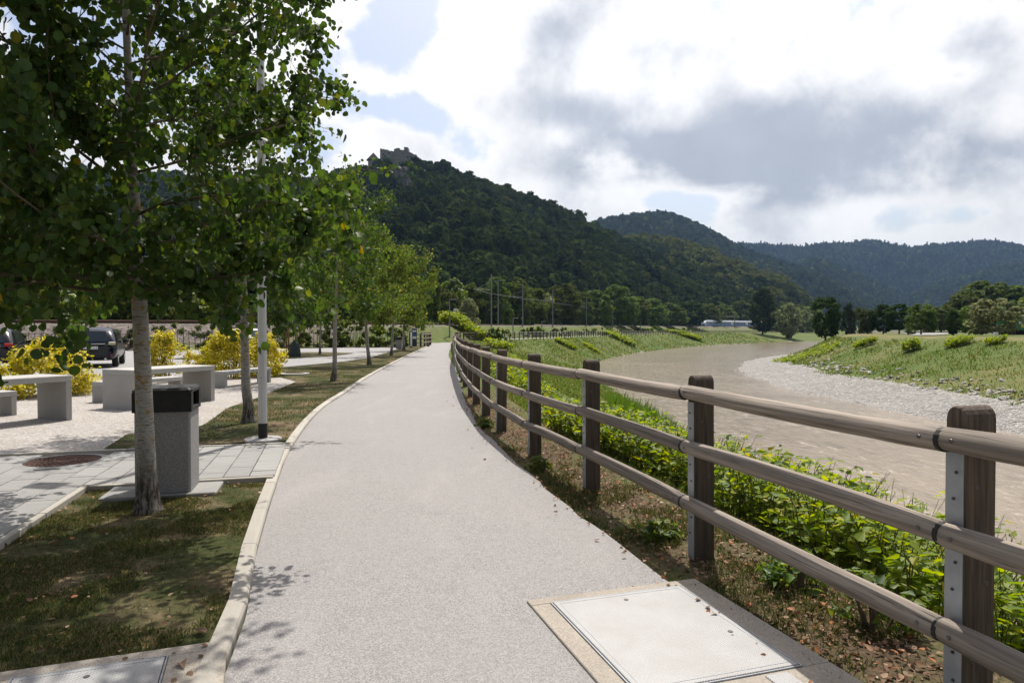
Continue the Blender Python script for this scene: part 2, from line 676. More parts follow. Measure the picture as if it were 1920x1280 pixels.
def water_mat():
    m, t, out = new_mat('silty_water')
    oc = ocoord(t)
    # current runs away from the camera: crests lie across it
    v = t.vmath('MULTIPLY', oc, (1.0, 0.5, 1.0))
    a = t.noise(v, 0.35, 4, 0.6, 1.2)
    b = t.noise(v, 1.7, 7, 0.66, 0.9)
    w3 = t.noise(v, 4.5, 4, 0.6, 0.4)
    h = t.math('ADD', t.math('MULTIPLY', a, 1.6), t.math('ADD', t.math('MULTIPLY', b, 0.9), t.math('MULTIPLY', w3, 0.30)))
    big = t.noise(oc, 0.05, 4, 0.55, 1.0)
    c = t.mix(t.ramp(big, 0.35, 0.65), (0.20, 0.158, 0.114), (0.275, 0.222, 0.164))
    fl = t.noise(t.vmath('MULTIPLY', oc, (1.0, 0.42, 1.0)), 1.5, 8, 0.72, 0.8)
    c = t.mix(t.math('MULTIPLY', t.ramp(fl, 0.50, 0.36), 0.55), c, (0.105, 0.083, 0.06))
    foam_glint = t.math('MULTIPLY', t.ramp(fl, 0.56, 0.68), t.ramp(a, 0.38, 0.60))  # pale flecks: foam crests plus sun sparkle painted into the water colour
    c = t.mix(t.math('MULTIPLY', foam_glint, 0.75), c, (0.66, 0.61, 0.54))
    bs = principled(t, out, c, 0.12, 0, 0.5, h, 0.11, 1.0)
    bs.inputs['IOR'].default_value = 1.33
    return m


def tread_mat():
    """galvanised tread plate with raised tear-drop studs"""
    m, t, out = new_mat('tread_plate')
    oc = ocoord(t)
    rot = t.n('ShaderNodeMapping')
    rot.inputs['Rotation'].default_value = (0, 0, R(45))
    t.l(oc, rot.inputs[0])
    ch = t.n('ShaderNodeTexBrick')
    ch.offset = 0.5
    t.l(rot.outputs[0], ch.inputs['Vector'])
    ch.inputs['Scale'].default_value = 26
    ch.inputs['Mortar Size'].default_value = 0.10
    ch.inputs['Mortar Smooth'].default_value = 0.6
    n = t.noise(oc, 3.5, 6, 0.65, 0.4)
    n2 = t.noise(oc, 60, 3, 0.6)
    c = t.mix(t.ramp(n, 0.35, 0.8), (0.40, 0.398, 0.392), (0.33, 0.315, 0.30))
    stn = t.noise(oc, 2.2, 6, 0.7, 0.7)
    c = t.mix(t.math('MULTIPLY', t.ramp(stn, 0.62, 0.78), 0.5), c, (0.33, 0.25, 0.17))
    c = t.mix(t.math('MULTIPLY', t.ramp(ch.outputs['Fac'], 0.0, 1.0), 0.35), c, (0.25, 0.245, 0.24))
    h = t.math('ADD', t.math('MULTIPLY', ch.outputs['Fac'], -1.0), t.math('MULTIPLY', n2, 0.2))
    principled(t, out, c, 0.55, 0.25, 0.5, h, 0.004, 0.8)
    return m


def forest_mat(name, lo, hi):
    m, t, out = new_mat(name)
    geo = t.n('ShaderNodeNewGeometry')
    oi = t.n('ShaderNodeObjectInfo')
    r = t.math('FRACT', t.math('ADD', oi.outputs['Random'], t.math('MULTIPLY', geo.outputs['Random Per Island'], 0.35)))
    c = t.mix(r, lo, hi)
    hsv = t.n('ShaderNodeHueSaturation')
    t.l(c, hsv.inputs['Color'])
    t.l(t.math('MULTIPLY_ADD', oi.outputs['Random'], 0.9, 0.6), hsv.inputs['Value'])
    b = t.n('ShaderNodeBsdfDiffuse')
    t.l(hsv.outputs[0], b.inputs[0])
    tr = t.n('ShaderNodeBsdfTranslucent')
    hs2 = t.n('ShaderNodeHueSaturation')
    t.l(hsv.outputs[0], hs2.inputs['Color'])
    hs2.inputs['Hue'].default_value = 0.48
    hs2.inputs['Value'].default_value = 1.5
    t.l(hs2.outputs[0], tr.inputs[0])
    mx = t.n('ShaderNodeMixShader')
    mx.inputs[0].default_value = 0.22
    t.l(b.outputs[0], mx.inputs[1])
    t.l(tr.outputs[0], mx.inputs[2])
    t.l(mx.outputs[0], out.inputs[0])
    return m


def glass_mat(name, col, rough=0.08):
    m, t, out = new_mat(name)
    oc = ocoord(t)
    n = t.noise(oc, 3, 3, 0.5)
    c = t.mix(n, tuple(x * 0.8 for x in col), col)
    principled(t, out, c, rough, 0, 0.6)
    return m


MT = {
    'asphalt': asphalt_mat('pale_asphalt', (0.258, 0.244, 0.234), (0.150, 0.142, 0.138), (0.332, 0.315, 0.302)),
    'road': asphalt_mat('road_asphalt', (0.27, 0.26, 0.255), (0.16, 0.155, 0.155), (0.33, 0.32, 0.315)),
    'kerb': concrete_mat('kerb_concrete', (0.355, 0.33, 0.285), 0.10, 320, 0.18),
    'concrete': concrete_mat('grey_concrete', (0.37, 0.36, 0.34), 0.12, 260, 0.15),
    'frame_concrete': concrete_mat('cover_frame_concrete', (0.34, 0.30, 0.25), 0.16, 160, 0.3),
    'granite': concrete_mat('granite_aggregate', (0.25, 0.243, 0.24), 0.40, 330, 0.15),
    'paver': concrete_mat('paver_stone', (0.255, 0.25, 0.237), 0.10, 240, 0.30),
    'post': wood_mat('post_wood', (0.125, 0.095, 0.071), (0.058, 0.046, 0.036), 'z'),
    'rail': wood_mat('rail_wood', (0.30, 0.255, 0.212), (0.135, 0.112, 0.092), 'x'),
    'stake': wood_mat('stake_wood', (0.25, 0.15, 0.08), (0.16, 0.09, 0.05), 'z'),
    'zinc': plain('galvanised_steel', (0.30, 0.315, 0.335), 0.5, 0.35, 0.5, 0.18, 7),
    'bolt': plain('bolt_steel', (0.11, 0.10, 0.095), 0.45, 0.6, 0.5, 0.1, 60),
    'dark': plain('dark_band', (0.018, 0.016, 0.015), 0.7, 0, 0.3, 0.2, 30),
    'black': plain('black_plastic', (0.012, 0.012, 0.013), 0.55, 0, 0.35, 0.5, 16, 0.3),
    'void': plain('dark_inside', (0.004, 0.004, 0.004), 0.9),
    'pole': plain('pole_paint', (0.46, 0.46, 0.455), 0.45, 0.2, 0.5, 0.05, 9),
    'rust': plain('rusty_iron', (0.105, 0.058, 0.042), 0.85, 0.2, 0.3, 0.45, 26, 0.5),
    'rock': plain('cliff_rock', (0.19, 0.182, 0.17), 0.95, 0, 0.0, 0.5, 0.25, 0.6),
    'stone': plain('bank_stone', (0.33, 0.31, 0.275), 0.92, 0, 0.2, 0.3, 3.0, 0.5),
    'pebble': plain('river_pebble', (0.245, 0.236, 0.22), 0.9, 0, 0.2, 0.35, 2.3),
    'castle': plain('castle_stone', (0.22, 0.21, 0.198), 0.95, 0, 0.02, 0.25, 0.5, 0.4),
    'roof': plain('roof_shingle', (0.06, 0.052, 0.05), 0.95, 0, 0.0, 0.3, 0.9),
    'land': ground_mat(), 'lawn': lawn_mat(), 'gravel': gravel_mat(), 'water': water_mat(), 'tread': tread_mat(),
    'bark_w': bark_white(),
    'bark': plain('brown_bark', (0.075, 0.055, 0.04), 0.95, 0, 0.1, 0.35, 6.0, 0.6),
    'twig': plain('twig_bark', (0.11, 0.085, 0.06), 0.9, 0, 0.15, 0.3, 10.0),
    'stem': plain('plant_stem', (0.10, 0.10, 0.035), 0.7, 0, 0.2, 0.3, 10.0),
    'aspen': leaf_mat('aspen_leaves', [(0.0, (0.024, 0.052, 0.012)), (0.5, (0.036, 0.074, 0.015)), (0.9, (0.058, 0.096, 0.019)), (0.996, (0.09, 0.12, 0.02)), (1.0, (0.30, 0.24, 0.02))], 0.40, 0.48, 0.25),
    'aspen_y': leaf_mat('aspen_leaves_yellowing', [(0.0, (0.058, 0.092, 0.022)), (0.6, (0.088, 0.124, 0.028)), (0.9, (0.13, 0.152, 0.034)), (0.98, (0.22, 0.20, 0.04)), (1.0, (0.20, 0.14, 0.05))], 0.42, 0.65, 0.12, 0.0, 0.495, 1.9),
    'yellow': leaf_mat('yellow_shrub_leaves', [(0.0, (0.30, 0.30, 0.028)), (0.35, (0.52, 0.45, 0.040)), (0.78, (0.68, 0.57, 0.07)), (0.90, (0.62, 0.45, 0.14)), (1.0, (0.17, 0.24, 0.025))], 0.35, 0.6, 0.2, 0.0, 0.505, 1.3),
    'knot': leaf_mat('knotweed_leaves', [(0.0, (0.075, 0.13, 0.018)), (0.4, (0.135, 0.19, 0.026)), (0.8, (0.205, 0.255, 0.034)), (0.95, (0.26, 0.28, 0.035)), (1.0, (0.33, 0.28, 0.04))], 0.45, 0.55, 0.25, 0.0, 0.485, 2.0),
    'weed': leaf_mat('bank_shrub_leaves', [(0.0, (0.045, 0.085, 0.014)), (0.6, (0.085, 0.135, 0.022)), (1.0, (0.14, 0.17, 0.035))], 0.35, 0.5, 0.3, 0.3),
    'grass': leaf_mat('grass_blades', [(0.0, (0.025, 0.046, 0.010)), (0.5, (0.048, 0.074, 0.017)), (0.78, (0.11, 0.10, 0.038)), (1.0, (0.25, 0.195, 0.095))], 0.25, 0.6, 0.2),
    'bankgrass': leaf_mat('bank_grass', [(0.0, (0.055, 0.092, 0.018)), (0.65, (0.092, 0.130, 0.030)), (0.88, (0.145, 0.142, 0.046)), (1.0, (0.21, 0.17, 0.08))], 0.5, 0.7, 0.15, 0.0, 0.495, 1.7),
    'reed': leaf_mat('reed_blades', [(0.0, (0.045, 0.10, 0.015)), (1.0, (0.09, 0.17, 0.03))], 0.35, 0.5, 0.3),
    'litter': leaf_mat('fallen_leaves', [(0.0, (0.07, 0.043, 0.027)), (0.4, (0.16, 0.10, 0.06)), (0.8, (0.26, 0.185, 0.125)), (0.95, (0.36, 0.14, 0.055)), (1.0, (0.40, 0.34, 0.27))], 0.1, 0.8, 0.1),
    'tree_a': leaf_mat('belt_leaves', [(0.0, (0.042, 0.066, 0.017)), (0.6, (0.068, 0.098, 0.025)), (1.0, (0.10, 0.125, 0.034))], 0.28, 0.8, 0.05, 0.5),
    'tree_d': leaf_mat('dark_tree_leaves', [(0.0, (0.016, 0.034, 0.009)), (0.6, (0.028, 0.052, 0.013)), (1.0, (0.045, 0.07, 0.018))], 0.22, 0.8, 0.06, 0.3),
    'willow': leaf_mat('willow_leaves', [(0.0, (0.10, 0.13, 0.06)), (0.6, (0.16, 0.19, 0.09)), (1.0, (0.22, 0.24, 0.12))], 0.3, 0.8, 0.08, 0.2),
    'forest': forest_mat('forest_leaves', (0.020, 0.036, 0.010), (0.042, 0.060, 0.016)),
    'forest_sun': forest_mat('sun_bright_forest_leaves', (0.060, 0.080, 0.018), (0.12, 0.13, 0.034)),  # lighter copy of the forest colour, with sunshine painted in
    'forest_c': forest_mat('conifer_needles', (0.012, 0.024, 0.010), (0.022, 0.036, 0.013)),
    'carpaint': plain('dark_blue_car_paint', (0.010, 0.013, 0.020), 0.22, 0.3, 0.7, 0.1, 2),
    'carblack': plain('black_car_paint', (0.006, 0.006, 0.007), 0.22, 0.2, 0.7, 0.1, 2),
    'carwhite': plain('white_car_paint', (0.62, 0.63, 0.64), 0.28, 0, 0.6, 0.03, 2),
    'carglass': glass_mat('car_glass', (0.02, 0.025, 0.03)),
    'rubber': plain('tyre_rubber', (0.014, 0.014, 0.014), 0.9),
    'rim': plain('alloy_rim', (0.55, 0.55, 0.56), 0.3, 0.7, 0.5, 0.05),
    'chrome': plain('chrome', (0.6, 0.6, 0.6), 0.15, 0.9, 0.5, 0.03),
    'red': plain('red_lens', (0.35, 0.01, 0.01), 0.2, 0, 0.6, 0.05),
    'white': plain('white_paint', (0.75, 0.75, 0.74), 0.5, 0, 0.4, 0.04),
    'navy': plain('navy_panel', (0.018, 0.026, 0.055), 0.35, 0, 0.5, 0.06),
    'bagged': plain('green_watering_bag', (0.03, 0.045, 0.04), 0.6, 0, 0.3, 0.2, 6, 0.4),
    'blue': plain('train_blue', (0.03, 0.16, 0.42), 0.35, 0, 0.5, 0.04),
    'train_w': plain('train_white', (0.60, 0.64, 0.68), 0.35, 0, 0.5, 0.04),
    'steel': plain('mast_steel', (0.20, 0.21, 0.22), 0.7, 0.2, 0.2, 0.08),
    'green': plain('billboard_green', (0.02, 0.16, 0.07), 0.5, 0, 0.4, 0.06, 0.8),
    'yellowp': plain('billboard_yellow', (0.55, 0.42, 0.05), 0.5, 0, 0.4, 0.05),
    'dkgrey': plain('dark_grey_metal', (0.045, 0.048, 0.052), 0.5, 0.2, 0.4, 0.1),
}
# ------------------------------------------------------------------ lines of the place (metres; camera at 0,0)
NEAR_POSTS = [(2.30, 0.72), (1.82, 2.70), (1.31, 4.70), (0.79, 6.75), (0.287, 8.55), (-0.166, 10.6), (-0.48, 12.6), (-0.76, 14.5), (-0.97, 16.2)]
FENCE = catmull([(3.3, -3.3)] + NEAR_POSTS + [(-1.44, 20.4), (-2.3, 29), (-3.36, 42), (-4.6, 55), (-5.9, 70), (-6.8, 82), (-6.6, 90), (-4.5, 96), (0.8, 109), (8, 128), (19, 160), (50, 230), (105, 320), (169, 400)], 1.0)
WATER_L = catmull([(12, -60), (8, 0), (7.0, 8), (7.2, 20), (8, 30), (9.5, 41), (11, 70), (15, 115), (30, 161), (59, 222), (102, 284), (144, 323), (230, 372), (330, 405), (700, 450)], 6.0)
GRAVEL_W = catmull([(25, -60), (26, 10), (26.7, 36), (24.3, 44.7), (24, 53.4), (25, 70.3), (29, 90), (36.7, 113), (47, 133), (59, 148), (67, 157), (90, 192), (130, 239), (198, 290), (298, 340), (700, 398)], 6.0)
FOOT_R = catmull([(30, -60), (31, 10), (31.7, 42.5), (33.1, 64), (34.2, 77), (42, 105), (51, 126), (69, 155), (95, 190), (135, 235), (200, 285), (300, 335), (700, 392)], 6.0)
CREST_R = catmull([(46, -60), (47, 20), (48, 50), (47, 80), (53, 107), (64, 130), (85, 160), (130, 205), (200, 255), (300, 305), (700, 360)], 6.0)
RAIL_L = catmull([(-160, 34), (-60, 52), (-40, 57), (-27, 63), (-17, 82), (-9.5, 115), (-5, 145), (10, 200), (28, 256), (60, 320), (109, 400), (180, 470), (300, 540), (500, 600)], 6.0)
PATH_LEFT = catmull([(0.1, -5), (-0.62, -1.0), (-1.28, 3.0), (-1.74, 4.6), (-2.26, 6.46), (-2.9, 8.98), (-3.67, 13.05), (-4.1, 17), (-4.8, 23.6), (-5.96, 38), (-7.75, 62), (-9.4, 80), (-9.6, 92), (-7.2, 100), (-1.6, 112.5), (5.5, 130.5), (16.3, 161.5), (47.5, 231.5), (102, 322), (166, 403)], 0.5)
PATH_RIGHT = catmull([(3.0, -5), (2.2, -1.0), (1.45, 2.3), (0.98, 4.25), (0.40, 6.36), (-0.51, 10.9), (-1.15, 16.3), (-2.3, 27.6), (-3.9, 42), (-5.2, 58), (-7.1, 80), (-7.2, 90), (-5.0, 96.8), (0.3, 109.4), (7.4, 128.4), (18.3, 160.5), (49.3, 230.4), (104, 320.6), (168, 400.8)], 0.5)
WATER_Z = -4.0
F_C = np.concatenate([resample(FENCE[FENCE[:, 1] < 78], 5.0), resample(FENCE[(FENCE[:, 1] >= 78) & (FENCE[:, 1] < 130)], 3.0), resample(FENCE[FENCE[:, 1] >= 130], 14.0), FENCE[-1:]])
W_C, GW_C, FR_C, CR_C, RL_C = [np.concatenate([resample(q, 13.0), q[-1:]]) for q in (WATER_L, GRAVEL_W, FOOT_R, CREST_R, RAIL_L)]


def land_height(X, Y, full=False):
    """height of the land (bank tops, river bed, gravel bar, railway bank)"""
    X = np.asarray(X, float)
    Y = np.asarray(Y, float)
    c = sdist(F_C, X, Y)[0] - 0.75
    w = -sdist(W_C, X, Y)[0]
    g = sdist(GW_C, X, Y)[0]
    f = sdist(FR_C, X, Y)[0]
    k = sdist(CR_C, X, Y)[0]
    rl, rp = sdist(RL_C, X, Y)
    n1 = vnoise(X, Y, 9, 1) - 0.5
    n2 = vnoise(X, Y, 2.3, 2) - 0.5
    top = np.full(X.shape, -0.035)
    emb_h = np.interp(rp, [0, 130, 260, 420, 700], [2.0, 2.1, 2.5, 2.9, 3.3])
    emb = emb_h * smooth01((8.5 - np.abs(rl)) / 4.0)
    top = top + emb
    top = top + np.where((c < -12) & (Y > 95), 0.5 * smooth01((-c - 12) / 20) * (1 + n1), 0)
    t = np.clip(c / np.maximum(c + w, 1e-3), 0, 1)
    tt = t * 0.75 + 0.25 * smooth01(t)
    left = np.where(c > 0, -4.3 * tt + (0.35 * n1 + 0.16 * n2) * np.sin(np.pi * t) + top, top)
    bed = -4.9 + 0.2 * n1
    grv = -4.25 + 1.15 * np.clip(g / np.maximum(g - f, 1e-3), 0, 1) + 0.10 * n2 + 0.15 * n1
    tr = np.clip(f / np.maximum(f - k, 1e-3), 0, 1)
    bank = -3.15 + 3.85 * (0.6 * tr + 0.4 * smooth01(tr)) + (0.5 * n1 + 0.2 * n2) * np.sin(np.pi * tr)
    right = 0.70 + 0.1 * n1 * smooth01(k / 4)
    h = np.where(w > 0, left, bed)
    h = np.where((w <= 0) & (g > 0), grv, h)
    h = np.where((w <= 0) & (f > 0), bank, h)
    h = np.where((w <= 0) & (f > 0) & (k > 0), right, h)
    return (h, c + 0.75, w, g, f, k, rl) if full else h


def lh(x, y):
    return float(land_height(np.array([x]), np.array([y]))[0])


def build_land():
    ang = np.concatenate([np.arange(-180, -62, 4.0), np.arange(-62, 62, 0.30), np.arange(62, 180, 4.0)])
    ang = np.radians(ang)
    rad = [0.25]
    while rad[-1] < 5200:
        rad.append(rad[-1] * 1.033 + 0.02)
    rad = np.array(rad)
    A, RR = np.meshgrid(ang, rad)
    X, Y = np.sin(A) * RR, np.cos(A) * RR
    Z, c, w, g, f, k, rl = [q.ravel() for q in land_height(X, Y, True)]
    V = np.stack([X.ravel(), Y.ravel(), Z], 1)
    na, nr = len(ang), len(rad)
    i, j = np.meshgrid(np.arange(na), np.arange(nr - 1))
    i2 = (i + 1) % na
    F = np.stack([(j * na + i).ravel(), (j * na + i2).ravel(), ((j + 1) * na + i2).ravel(), ((j + 1) * na + i).ravel()], 1)
    F = F[:, ::-1]
    me = mesh('ground', V, F, MT['land'], True)
    x, y = V[:, 0], V[:, 1]
    litter = np.clip(1.1 - np.abs(c - 0.1) / 1.1, 0, 1) * np.clip((26 - y) / 14, 0, 1)
    gravel = ((g > -0.5) & (f < 0.6)).astype(float)
    gravel = np.maximum(gravel, ((w < 0.3) & (g <= 0)).astype(float))
    dry = 0.40 + 0.35 * np.clip(1 - np.abs(k) / 5.0, 0, 1) * (f > 0) + 0.7 * ((f > 0) & (k < 0)) * (vnoise(x, y, 7, 4) * 0.6 + vnoise(x, y, 2.5, 5) * 0.4 - 0.48)
    dry += 0.40 * np.clip(1 - (k - 2) / 10, 0, 1) * (k > 0)
    dry -= 0.05 * ((c > 0) & (w > 0) & (y > 20))
    ballast = np.clip((np.interp(x, [-22, -8], [8.6, 4.7]) - np.abs(rl)) / 0.6, 0, 1) * (w > 0)
    for nm, a in (('litter', litter), ('gravel', gravel), ('dry', dry), ('ballast', ballast)):
        at = me.attributes.new(nm, 'FLOAT', 'POINT')
        at.data.foreach_set('value', np.asarray(a, dtype=np.float32))
    tag(obj('ground', me), kind='structure')


def strip(L, Rr, z, nacross=6):
    """sheet between two polylines of equal length"""
    n = len(L)
    t = np.linspace(0, 1, nacross + 1)
    V = np.concatenate([np.stack([L[:, 0] * (1 - a) + Rr[:, 0] * a, L[:, 1] * (1 - a) + Rr[:, 1] * a, np.full(n, z)], 1)[:, None, :] for a in t], 1)
    m = nacross + 1
    i, j = np.meshgrid(np.arange(nacross), np.arange(n - 1))
    F = np.stack([(j * m + i).ravel(), (j * m + i + 1).ravel(), ((j + 1) * m + i + 1).ravel(), ((j + 1) * m + i).ravel()], 1)
    return V.reshape(-1, 3), F


def match(P, n):
    d = np.r_[0, np.cumsum(np.linalg.norm(np.diff(P, axis=0), axis=1))]
    s = np.linspace(0, 1, n) ** 1.6 * d[-1]
    return np.stack([np.interp(s, d, P[:, k]) for k in range(2)], 1)


build_land()

# river
WX, WY = np.meshgrid(np.linspace(-10, 700, 60), np.linspace(-120, 620, 60))
wl, wr = sdist(W_C, WX, WY)[0], sdist(FR_C, WX, WY)[0]
wet = (wl > -4.0) & (wr < 12)
cells = [(j * 60 + i, j * 60 + i + 1, (j + 1) * 60 + i + 1, (j + 1) * 60 + i) for j in range(59) for i in range(59) if wet[j:j + 2, i:i + 2].any()]
me = mesh('river', np.stack([WX.ravel(), WY.ravel(), np.full(WX.size, WATER_Z)], 1), np.array(cells), MT['water'])
tag(obj('river', me), kind='structure')

# cycle path
nL = 700
PL, PR = match(PATH_LEFT, nL), match(PATH_RIGHT, nL)
wob = (vnoise(PR[:, 1] * 1.0, PR[:, 0], 0.35, 3) - 0.5) * 0.05 + (vnoise(PR[:, 1], PR[:, 0], 1.7, 5) - 0.5) * 0.08
PRw = PR.copy()
PRw[:, 0] += wob * np.clip(1.2 - PR[:, 1] / 80, 0.2, 1)
V, F = strip(PL, PRw, 0.0, 4)
tag(obj('cycle_path', mesh('cycle_path', V, F[:, ::1], MT['asphalt'])), kind='structure')

# parking and its road
def ngon(name, pts, z, mat, kind='structure'):
    me = mesh(name, [(p[0], p[1], z) for p in pts], [tuple(range(len(pts)))], mat)
    if me.polygons[0].normal.z < 0:
        me.flip_normals()
    o = obj(name, me)
    tag(o, kind=kind)
    return o


ROAD = [(-70, 6), (-16, 9.5), (-12.4, 13.6), (-10.25, 16.6), (-9.7, 22), (-9.3, 26.8), (-8.0, 32), (-7.65, 37), (-8.35, 46), (-9.3, 58), (-12, 61), (-23, 53), (-46, 47), (-70, 44)]
ngon('parking_road', ROAD, -0.008, MT['road'])
GRAVEL_AREA = [(-3.3, 8.75), (-5.2, 8.5), (-14, 5.8), (-16, 9.4), (-12.5, 13.4), (-10.4, 16.4), (-9.8, 22), (-9.4, 26.5), (-6.4, 22.5), (-5.2, 15)]
ngon('gravel_court', GRAVEL_AREA, 0.006, MT['gravel'])
C0 = np.array((-4.1, 6.44))
A_AX = np.array((-0.26, 0.9656))
B_AX = np.array((0.9656, 0.26))


def AB(a, b):
    return C0 + A_AX * a + B_AX * b


def offset(P, d):
    T = np.gradient(P, axis=0)
    T /= np.linalg.norm(T, axis=1)[:, None]
    N = np.stack([T[:, 1], -T[:, 0]], 1)
    return P + N * d


KERB = offset(PATH_LEFT[PATH_LEFT[:, 1] < 63], -0.052)
KBACK = offset(PATH_LEFT[PATH_LEFT[:, 1] < 63], -0.10)
kb1 = KBACK[(KBACK[:, 1] > -3) & (KBACK[:, 1] < 6.75)]
LAWN1 = [tuple(p) for p in kb1[::3]] + [tuple(AB(-0.0, 1.70)), tuple(AB(0, 0.0)), tuple(AB(-3, 0)), tuple(AB(-6.0, 0)), tuple(AB(-9.5, 0))]
kb2 = KBACK[(KBACK[:, 1] > 9.05) & (KBACK[:, 1] < 61)]
LAWN2 = [tuple(p) for p in kb2[::4]] + [(-9.25, 58), (-8.3, 46), (-7.6, 37), (-7.95, 32), (-8.2, 30), (-9.25, 26.6), (-8.7, 24.2), (-7.8, 22.6), (-6.4, 20.3), (-5.75, 15.6), (-5.6, 13.5), (-4.95, 10.9), (-5.65, 10.0), (-5.25, 8.75)]


def lawn(name, poly, z):
    """gently uneven lawn sheet cut to a polygon"""
    ngon(name, poly, z, MT['lawn'])


lawn('lawn', LAWN1, 0.012)
lawn('lawn_strip', LAWN2, 0.022)
ngon('grass_island', [(-18, 36), (-13.5, 34.5), (-10.6, 39.5), (-10.4, 45), (-13, 47), (-19, 44)], 0.02, MT['lawn'])
ngon('grass_verge', [(-9.2, 58.5), (-7.6, 62.5), (-9.2, 78), (-12, 82), (-22, 66), (-24, 54), (-12.2, 61.2)], 0.0, MT['lawn'])


def inside(poly, X, Y):
    r = np.zeros(X.shape, bool)
    n = len(poly)
    for i in range(n):
        x0, y0 = poly[i]
        x1, y1 = poly[(i + 1) % n]
        m = (y0 > Y) != (y1 > Y)
        xc = (x1 - x0) * (Y - y0) / ((y1 - y0) if y1 != y0 else 1e-9) + x0
        r ^= m & (X < xc)
    return r


def in_poly(poly, n):
    P = np.array(poly)
    lo, hi = P.min(0), P.max(0)
    out = np.zeros((0, 2))
    while len(out) < n:
        q = rng.uniform(lo, hi, (n * 2, 2))
        out = np.concatenate([out, q[inside(poly, q[:, 0], q[:, 1])]])
    return out[:n]


# kerb along the path, stone by stone
kerb = empty('kerb', (KERB[0][0], KERB[0][1], 0))
tag(kerb, kind='structure')
mb = MB()
# rounded path-side top; local +x along, -y towards the path
prof = [(-0.048, -0.18), (-0.048, 0.022), (-0.038, 0.038), (-0.018, 0.045), (0.052, 0.045), (0.052, -0.18)]
n = len(prof)
L = 0.497
mb.add([(x, p[0], p[1]) for x in (-L, L) for p in prof],
       [tuple(range(n - 1, -1, -1)), tuple(range(n, 2 * n))] + [(i, (i + 1) % n, n + (i + 1) % n, n + i) for i in range(n)])
kerb_me = mb.mesh('kerb_stone', MT['kerb'])
ks = resample(KERB, 1.0)
for i in range(len(ks) - 1):
    p, q = ks[i], ks[i + 1]
    m = (p + q) / 2
    if m[1] < -2.5:
        continue
    a = math.atan2(q[1] - p[1], q[0] - p[0])
    sunk = 0.004 if 6.75 < m[1] < 8.95 else 0.0
    o = obj('kerb_stone', kerb_me, kerb, (m[0] - kerb.location.x, m[1] - kerb.location.y, random.uniform(-0.004, 0.004) - sunk), (random.uniform(-.01, .01), random.uniform(-.004, .004), a + random.uniform(-.006, .006)), (1.0, 1, 1))

# paved walk, slab by slab
walk = empty('paved_walk', (C0[0], C0[1], 0))
tag(walk, kind='structure')
ngon('walk_bed', [AB(-9, -6.5), AB(-9, -0.06), AB(-0.06, -0.06), AB(-0.06, 1.66), AB(2.2, 1.78), AB(2.2, -6.5)], 0.010, MT['frame_concrete'])
SW, SL = 0.25, 0.50
slab_me = MB().rbox(-SL / 2 + 0.004, SL / 2 - 0.004, -SW / 2 + 0.004, SW / 2 - 0.004, 0, 0.05, 0.004).mesh('paving_slab', MT['paver'])
half_me = MB().rbox(-SL / 4 + 0.004, SL / 4 - 0.004, -SW / 2 + 0.004, SW / 2 - 0.004, 0, 0.05, 0.004).mesh('paving_slab', MT['paver'])
w_ang = math.atan2(A_AX[1], A_AX[0])
mh_c = np.array(G(118, 874)[:2])
for s in range(-22, 7):
    b = (s + 0.5) * SW
    lo, hi = (0.09, 2.12) if b > 0 else (-6.0, 2.12)
    a = lo
    first = (s % 2 == 0)
    while a < hi - 0.1:
        half = first or a + SL > hi + 0.02
        ln = SL / 2 if half else SL
        first = False
        if a + ln > hi + 0.05:
            break
        p = AB(a + ln / 2, b)
        a += ln
        px = 960 + 1280 * p[0] / max(p[1], 0.1)
        if p[1] < 2.5 or px < -160 or np.linalg.norm(p - mh_c) < 0.50:
            continue
        obj('paving_slab', half_me if half else slab_me, walk, (p[0] - C0[0], p[1] - C0[1], 0.012 + random.uniform(-.0025, .0025)),
            (random.uniform(-.004, .004), random.uniform(-.004, .004), w_ang + random.uniform(-.004, .004)))
# edging stones round the walk
edge = empty('walk_edging', (C0[0], C0[1], 0))
tag(edge, kind='structure')
edge_me = MB().rbox(-0.497, 0.497, -0.03, 0.03, -0.12, 0.065, 0.006).mesh('edging_stone', MT['kerb'])


def edging(a0, b0, a1, b1):
    P, Q = AB(a0, b0), AB(a1, b1)
    n = max(1, int(round(np.linalg.norm(Q - P))))
    ang = math.atan2(Q[1] - P[1], Q[0] - P[0])
    for i in range(n):
        m = P + (Q - P) * (i + 0.5) / n
        obj('edging_stone', edge_me, edge, (m[0] - C0[0], m[1] - C0[1], random.uniform(-.004, .003)), (0, 0, ang + random.uniform(-.006, .006)), (np.linalg.norm(Q - P) / n, 1, 1))


edging(0.04, 0.07, 0.04, 1.74)
edging(0.04, 0.035, -7.0, 0.035)
edging(2.17, -6.0, 2.17, 1.80)
# low edging between gravel and parking
edge2 = empty('court_edging', (-10.3, 16.4, 0))
tag(edge2, kind='structure')
ep = resample(np.array([(-16.2, 9.4), (-12.45, 13.5), (-10.32, 16.5), (-9.75, 22), (-9.33, 26.7), (-8.02, 31.9), (-7.66, 37), (-8.36, 46), (-9.3, 58)]), 1.0)
for i in range(len(ep) - 1):
    m = (ep[i] + ep[i + 1]) / 2
    d = ep[i + 1] - ep[i]
    obj('edging_stone', edge_me, edge2, (m[0] + 10.3, m[1] - 16.4, 0.0), (0, 0, math.atan2(d[1], d[0])))
